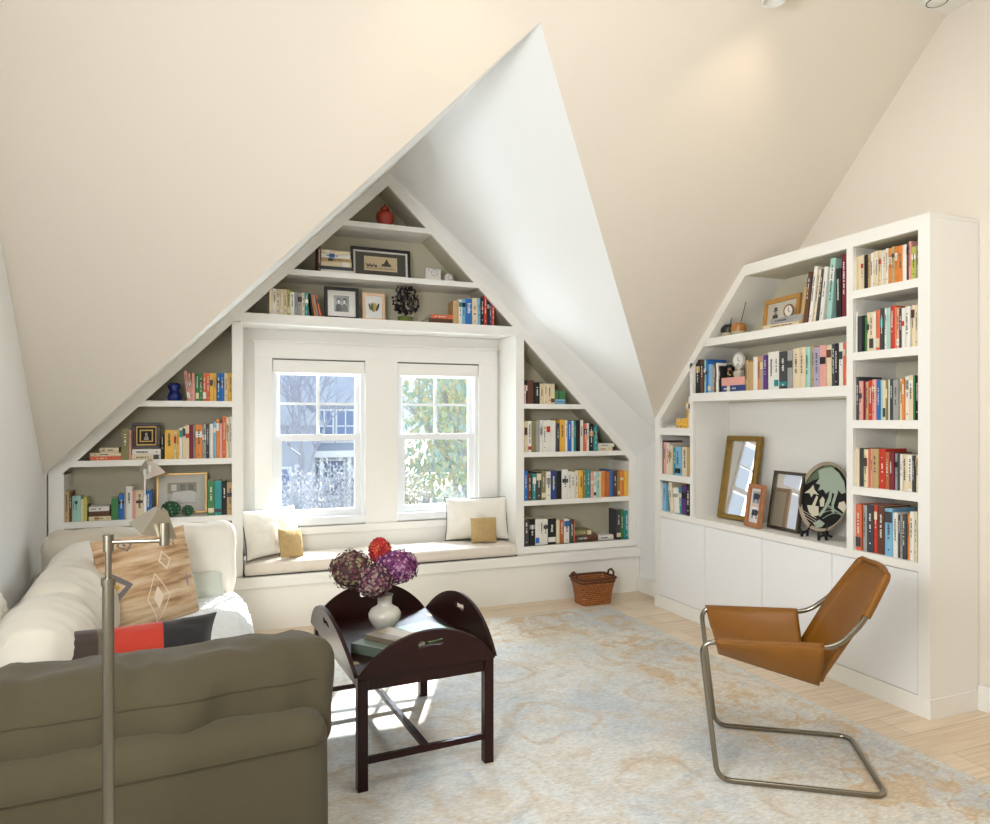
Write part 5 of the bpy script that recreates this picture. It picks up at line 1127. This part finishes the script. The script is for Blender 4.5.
# back panel
def back(u, v):
    a = 2*u-1; f = -.07-.256*v; z = .425+.435*v
    wv = ((.240-(z-.68)/.155*.055 if z > .68 else .240-(.68-z)*.09)*a)/1.04
    bow = .035*(1-a*a)*(1-.2*v)
    zc = z+.012*(1-a*a) if v > .95 else z
    return tuple(cp(f-bow-.006+(.022 if abs(a) > .96 else 0), wv*(1.04), zc-(.03*(1-abs(a)**3) if v == 0 else 0)))
sg_.grid(back, 20, 26)
def back2(u, v):
    a = 2*u-1; vv = .62+.38*v; f = -.128-.20*vv+.012*sin(pi*vv); z = .415+.49*vv
    bow = .035*(1-a*a)*(1-.2*vv)*(.8)
    return tuple(cp(f-bow+.024*(1-v)**.3*(1 if v < .999 else 0)-.004*v, (hw-.012*vv)*a*1.04, z))
def sling_bottom(u, v):
    a = 2*u-1; s_ = abs(a); f = -.13
    z1 = top_z(f)+tr-(.18*(1-min(1, s_/.9)**2.3))
    z0_ = .415
    return tuple(cp(f+.002-.02*v*(1-a*a), hw*a, z1*(1-v)+min(z1, z0_+.0)*v))
for s in (-1, 1):
    sg_.tube([cp(-.236, s*.233, .70), cp(-.27, s*.213, .757), cp(-.32, s*.183, .842), cp(-.328, s*.178, .855)], [.0150, .0155, .0155, .012], 12)
sg_.tube([cp(-.330, -.178, .858), cp(-.352, 0, .862), cp(-.330, .178, .858)], .010, 8)
o = sg_.build('leather_sling', ch)
md = o.modifiers.new('s', 'SOLIDIFY'); md.thickness = .0035; md.offset = 0
# ------------------------------------------------------------------ outdoors
GZ = -3.2
def om(name, c, r=.9, var=.0, vs=3, em=0): return mat(name, c, r, var=var, vscale=vs)  # outdoor materials: glare and distance haze put into pale base colours
gr = MB(om('haze_pale_lawn', (.42, .44, .40), var=.15, vs=.6)).box(-60, 120, 6.2, 200, GZ-.1, GZ); gr.build('lawn', kind='structure')
rd_ = MB(om('pale_asphalt', (.45, .47, .52))).prismZ([(-30, 20.5), (40, 20.5), (40, 26), (-30, 26)], GZ, GZ+.01).prismZ([(11, 26), (15.5, 26), (34, 70), (27, 70)], GZ, GZ+.011); rd_.build('street', kind='structure')
hs = empty('house', (4, 36, GZ), cat='house', label='large blue-grey house with hipped roof and white porch seen through left window')
wl = om('slate_blue_siding', (.50, .54, .62)); rf = om('blue_grey_roof', (.52, .56, .64), var=.1, vs=4); tr_ = om('white_house_trim', (.85, .87, .9)); dk_ = om('house_window_blue', (.26, .33, .50), .4)
MB(wl).box(-3.5, 4.5, 0, 8, 0, 5.6).build('walls', hs)
MB(rf).add([(-4, -.5, 5.5), (5, -.5, 5.5), (5, 8.5, 5.5), (-4, 8.5, 5.5), (-1.5, 3.5, 9.0), (2.5, 3.5, 9.0)], [(0, 1, 5, 4), (1, 2, 5), (2, 3, 4, 5), (3, 0, 4)]).build('roof', hs)
MB(rf).add([(-4.5, -3.6, 4.4), (.9, -3.6, 4.4), (.9, .2, 4.4), (-4.5, .2, 4.4), (-1.8, -3.6, 6.9), (-1.8, .2, 6.9)], [(0, 1, 4), (1, 2, 5, 4), (3, 0, 4, 5)]).build('gable_roof', hs)
MB(wl).prismY([(-3.9, 0), (.4, 0), (.4, 4.6), (-1.8, 6.7), (-3.9, 4.6)], -3.4, 0).build('gable_wall', hs)
t_ = MB(tr_)
for x in (-4.1, -.9, .9, 2.2, 3.5, 4.8): t_.box(x-.09, x+.09, -2.0, -1.8, 0, 2.9)
t_.box(-.5, 4.9, -2.2, -1.7, 2.9, 3.2); t_.box(-.5, 4.9, -2.1, 0, 2.9, 2.98); t_.box(-.5, 4.9, -2.05, -1.95, .95, 1.03)
for i in range(34): t_.box(-.4+i*.155, -.37+i*.155, -2.02, -1.98, 0, 1.0)
t_.build('porch', hs)
for (x, z, w, h, y) in ((1.3, 3.6, .8, 1.5, -.02), (2.35, 3.6, .8, 1.5, -.02), (3.7, 3.6, .7, 1.4, -.02), (-2.6, 1.0, 1.0, 1.5, -3.42), (-1.1, 1.0, .8, 1.5, -3.42), (-2.0, 3.4, .9, 1.4, -3.42), (1.6, .9, 1.3, 1.7, -.02), (3.5, .9, 1.2, 1.7, -.02)):
    f_ = MB(tr_).box(x-w/2-.09, x+w/2+.09, y-.04, y, z-.1, z+h+.1).build('window', hs)
    MB(dk_, tr_).box(x-w/2, x+w/2, y-.06, y-.035, z, z+h).box(x-.03, x+.03, y-.075, y-.055, z, z+h, 1).box(x-w/2, x+w/2, y-.075, y-.055, z+h*.5-.03, z+h*.5+.03, 1).build('pane', f_)
h2 = empty('house', (27, 66, GZ), cat='house', label='distant pale house at the end of the street seen through right window')
MB(om('pale_cream_siding', (.7, .7, .72))).box(-5, 5, 0, 8, 0, 4.5).build('walls', h2)
MB(rf).add([(-5.5, -.5, 4.4), (5.5, -.5, 4.4), (5.5, 8.5, 4.4), (-5.5, 8.5, 4.4), (-5.5, 4, 7.2), (5.5, 4, 7.2)], [(0, 1, 5, 4), (2, 3, 4, 5), (1, 2, 5), (3, 0, 4)]).build('roof', h2)
ca = empty('car', (20.6, 44.5, GZ), radians(68), cat='car', label='small white and blue car parked far down the street, right window')
MB(om('white_car_paint', (.8, .82, .85), .3), om('blue_car_glass', (.08, .22, .5), .1)).prismY([(-2.1, .3), (2.1, .3), (2.15, .75), (1.3, .95), (.8, 1.4), (-1.2, 1.42), (-1.9, .95), (-2.15, .8)], -.85, .85).prismY([(1.1, .98), (.72, 1.34), (-1.1, 1.36), (-1.6, .98)], -.87, .87, 1).box(-2.18, -2.1, -.7, .7, .8, 1.2, 1).build('body', ca)
for x in (-1.35, 1.35):
    for y in (-.8, .8): MB(black).tube([(x, y-.1, .33), (x, y+.1, .33)], .33, 18).build('wheel', ca)
def branchy(mb, p, d, L, r, depth, rn, up=.15, spread=.6, n=3):
    q = p+d*L; mid = p+d*L*.5+Vector((rn.uniform(-1, 1), rn.uniform(-1, 1), rn.uniform(-1, 1)))*L*.06
    mb.tube([p, mid, q], [r, r*.85, r*.65], 4, cap=False)
    if depth <= 0: return [q]
    out = []
    for k in range(n):
        nd = (d+Vector((rn.uniform(-1, 1), rn.uniform(-1, 1), rn.uniform(-.6, 1)))*spread+Vector((0, 0, up))).normalized()
        out += branchy(mb, p+d*L*rn.uniform(.55, 1), nd, L*rn.uniform(.62, .82), r*.6, depth-1, rn, up, spread, n)
    return out
def tree(name, x, y, H, r, cols, lab, cat, seed, leaf=.12, nl=1500, depth=4, R=2.0, sy=1.0, bark=(.45, .44, .46), group=None, zb=GZ, n=3, cz=.68, hz=.32):
    rn = random.Random(seed); root = empty(name, (x, y, zb), cat=cat, label=lab, group=group)
    t = MB(om('pale_bark_%d' % seed, bark)); branchy(t, Vector((0, 0, 0)), Vector((0, 0, 1)), H*.34, r, depth, rn, n=n, spread=.75); t.build('trunk', root)
    if nl:
        cols = [tuple(q*.62+.15 for q in c) for c in cols]
        f = MB(*[om('leaf_%d_%d' % (seed, i), c) for i, c in enumerate(cols)])
        for k in range(nl):
            a = rn.uniform(0, 2*pi); e = rn.random()**.4; th = math.acos(rn.uniform(-1, 1))
            c = Vector((R*e*sin(th)*cos(a), R*sy*e*sin(th)*sin(a), H*cz+H*hz*e*cos(th)))
            if noise.noise(c*.9+Vector((seed*3, 0, 0))) < -.12: continue
            s_ = leaf*rn.uniform(.6, 1.3); M = Euler((rn.uniform(0, 6), rn.uniform(0, 6), rn.uniform(0, 6))).to_matrix()
            f.add([c+M @ Vector(v) for v in ((-s_, 0, 0), (0, -s_*.5, 0), (s_, 0, 0), (0, s_*.5, 0))], [(0, 1, 2, 3)], rn.randrange(len(cols)))
        f.build('foliage', root)
yg = [(.62, .68, .34), (.70, .74, .50), (.50, .66, .50), (.42, .62, .58), (.78, .66, .36)]
tg = [(.46, .66, .62), (.60, .74, .62), (.70, .72, .45)]
tree('leafy_tree', 6.9, 19.0, 8.6, .12, yg, 'tall yellow-green leafy tree filling the right half of right window', 'tree', 3, .11, 6500, 4, 2.5, cz=.60, hz=.38)
tree('leafy_tree', 10.6, 27.5, 8.5, .14, tg, 'blue-green tree behind the yellow-green one outside right window', 'tree', 4, .15, 4500, 4, 2.9, cz=.6, hz=.4)
tree('bare_tree', 3.4, 29.5, 9.5, .14, [(.6, .6, .7)], 'bare pale tree in front of the blue-grey house', 'tree', 5, nl=0, depth=5, bark=(.40, .41, .48))
tree('bare_tree', .9, 24.0, 6.5, .10, [(.6, .6, .7)], 'smaller bare tree at the left edge of left window', 'tree', 6, nl=0, depth=5, bark=(.42, .43, .50))
tree('bare_tree', 12.0, 34.0, 9.0, .15, [(.6, .6, .7)], 'bare lavender-grey tree at left edge of right window', 'tree', 7, nl=0, depth=5, bark=(.36, .38, .46))
wb = [(.66, .70, .80), (.78, .80, .86), (.50, .56, .70), (.82, .82, .84)]
for i, (x, y, H, R, cols, lab, sd) in enumerate(((1.75, 16.8, 3.7, 1.0, wb, 'frosty blue-white bush at lower left outside left window', 11), (3.2, 19.6, 3.8, 1.05, wb, 'frosty blue-white bush in the middle outside left window', 12),
        (4.5, 17.2, 4.2, .80, [(.80, .76, .55), (.74, .68, .44), (.86, .84, .7)], 'straw yellow bush at right edge outside left window', 13), (4.15, 12.5, 3.6, .40, [(.66, .74, .66), (.78, .8, .7)], 'thin pale bush at the left edge outside right window', 14),
        (6.3, 14.2, 4.4, 1.15, [(.60, .74, .66), (.74, .82, .74), (.82, .85, .8), (.5, .62, .56)], 'dense pale green twiggy bush at lower right outside right window', 15))):
    tree('bush', x, y, H, .05, cols, lab, 'bush', sd, .05, 4200, 4, R, group='bushes in the front garden', n=4, bark=(.42, .44, .50), cz=.55, hz=.45)
fe = MB(om('pale_stone_kerb', (.72, .72, .74))).box(-10, 9, 20.2, 20.4, GZ, GZ+.55); fe.build('garden_wall', cat='wall', label='low pale garden wall between the bushes and the street')

# ------------------------------------------------------------------ light and camera
wd_ = bpy.data.worlds.new('World'); SC.world = wd_; wd_.use_nodes = True
bgn = wd_.node_tree.nodes['Background']; bgn.inputs[0].default_value = (.74, .86, 1.0, 1); bgn.inputs[1].default_value = WORLD_S
sun = bpy.data.lights.new('sun', 'SUN'); sun.energy = SUN_E; sun.angle = radians(.6); sun.color = (1.0, .95, .86)
so_ = bpy.data.objects.new('sun', sun); COL.objects.link(so_)
so_.rotation_euler = Vector((-.45, -1, -.75)).to_track_quat('-Z', 'Y').to_euler(); so_.location = (6, 20, 15)
def area(name, loc, aim, sx, sy, e, col):
    l = bpy.data.lights.new(name, 'AREA'); l.shape = 'RECTANGLE'; l.size = sx; l.size_y = sy; l.energy = e; l.color = col
    o = bpy.data.objects.new(name, l); COL.objects.link(o); o.location = loc
    o.rotation_euler = (Vector(aim)-Vector(loc)).to_track_quat('-Z', 'Y').to_euler(); return o
for a_ in AREAS: area(*a_)
for (x, y, e) in SPOTS:
    l = bpy.data.lights.new('ceiling_spot', 'SPOT'); l.energy = e; l.spot_size = radians(75); l.spot_blend = .8; l.color = (1.0, .80, .55); l.shadow_soft_size = .05
    o = bpy.data.objects.new('ceiling_spot', l); COL.objects.link(o); o.location = (x, y, 3.50); o.rotation_euler = Vector((0, .75, -.6)).to_track_quat('-Z', 'Y').to_euler()

cam = bpy.data.cameras.new('camera'); co = bpy.data.objects.new('camera', cam); COL.objects.link(co)
cam.sensor_width = 36; cam.lens = 712/990*36; co.location = (0, 0, 1.5)
yaw = atan2(495-209, 712); co.rotation_euler = (pi/2, 0, -yaw)
cam.shift_y = (419-412)/990; cam.clip_end = 500
SC.camera = co
SC.view_settings.view_transform = 'Standard'; SC.view_settings.look = 'None'; SC.view_settings.exposure = EXPO; SC.view_settings.gamma = .92
SC.cycles.max_bounces = 10; SC.cycles.diffuse_bounces = 5; SC.cycles.transparent_max_bounces = 12
SC.cycles.sample_clamp_indirect = 6; SC.cycles.use_denoising = True
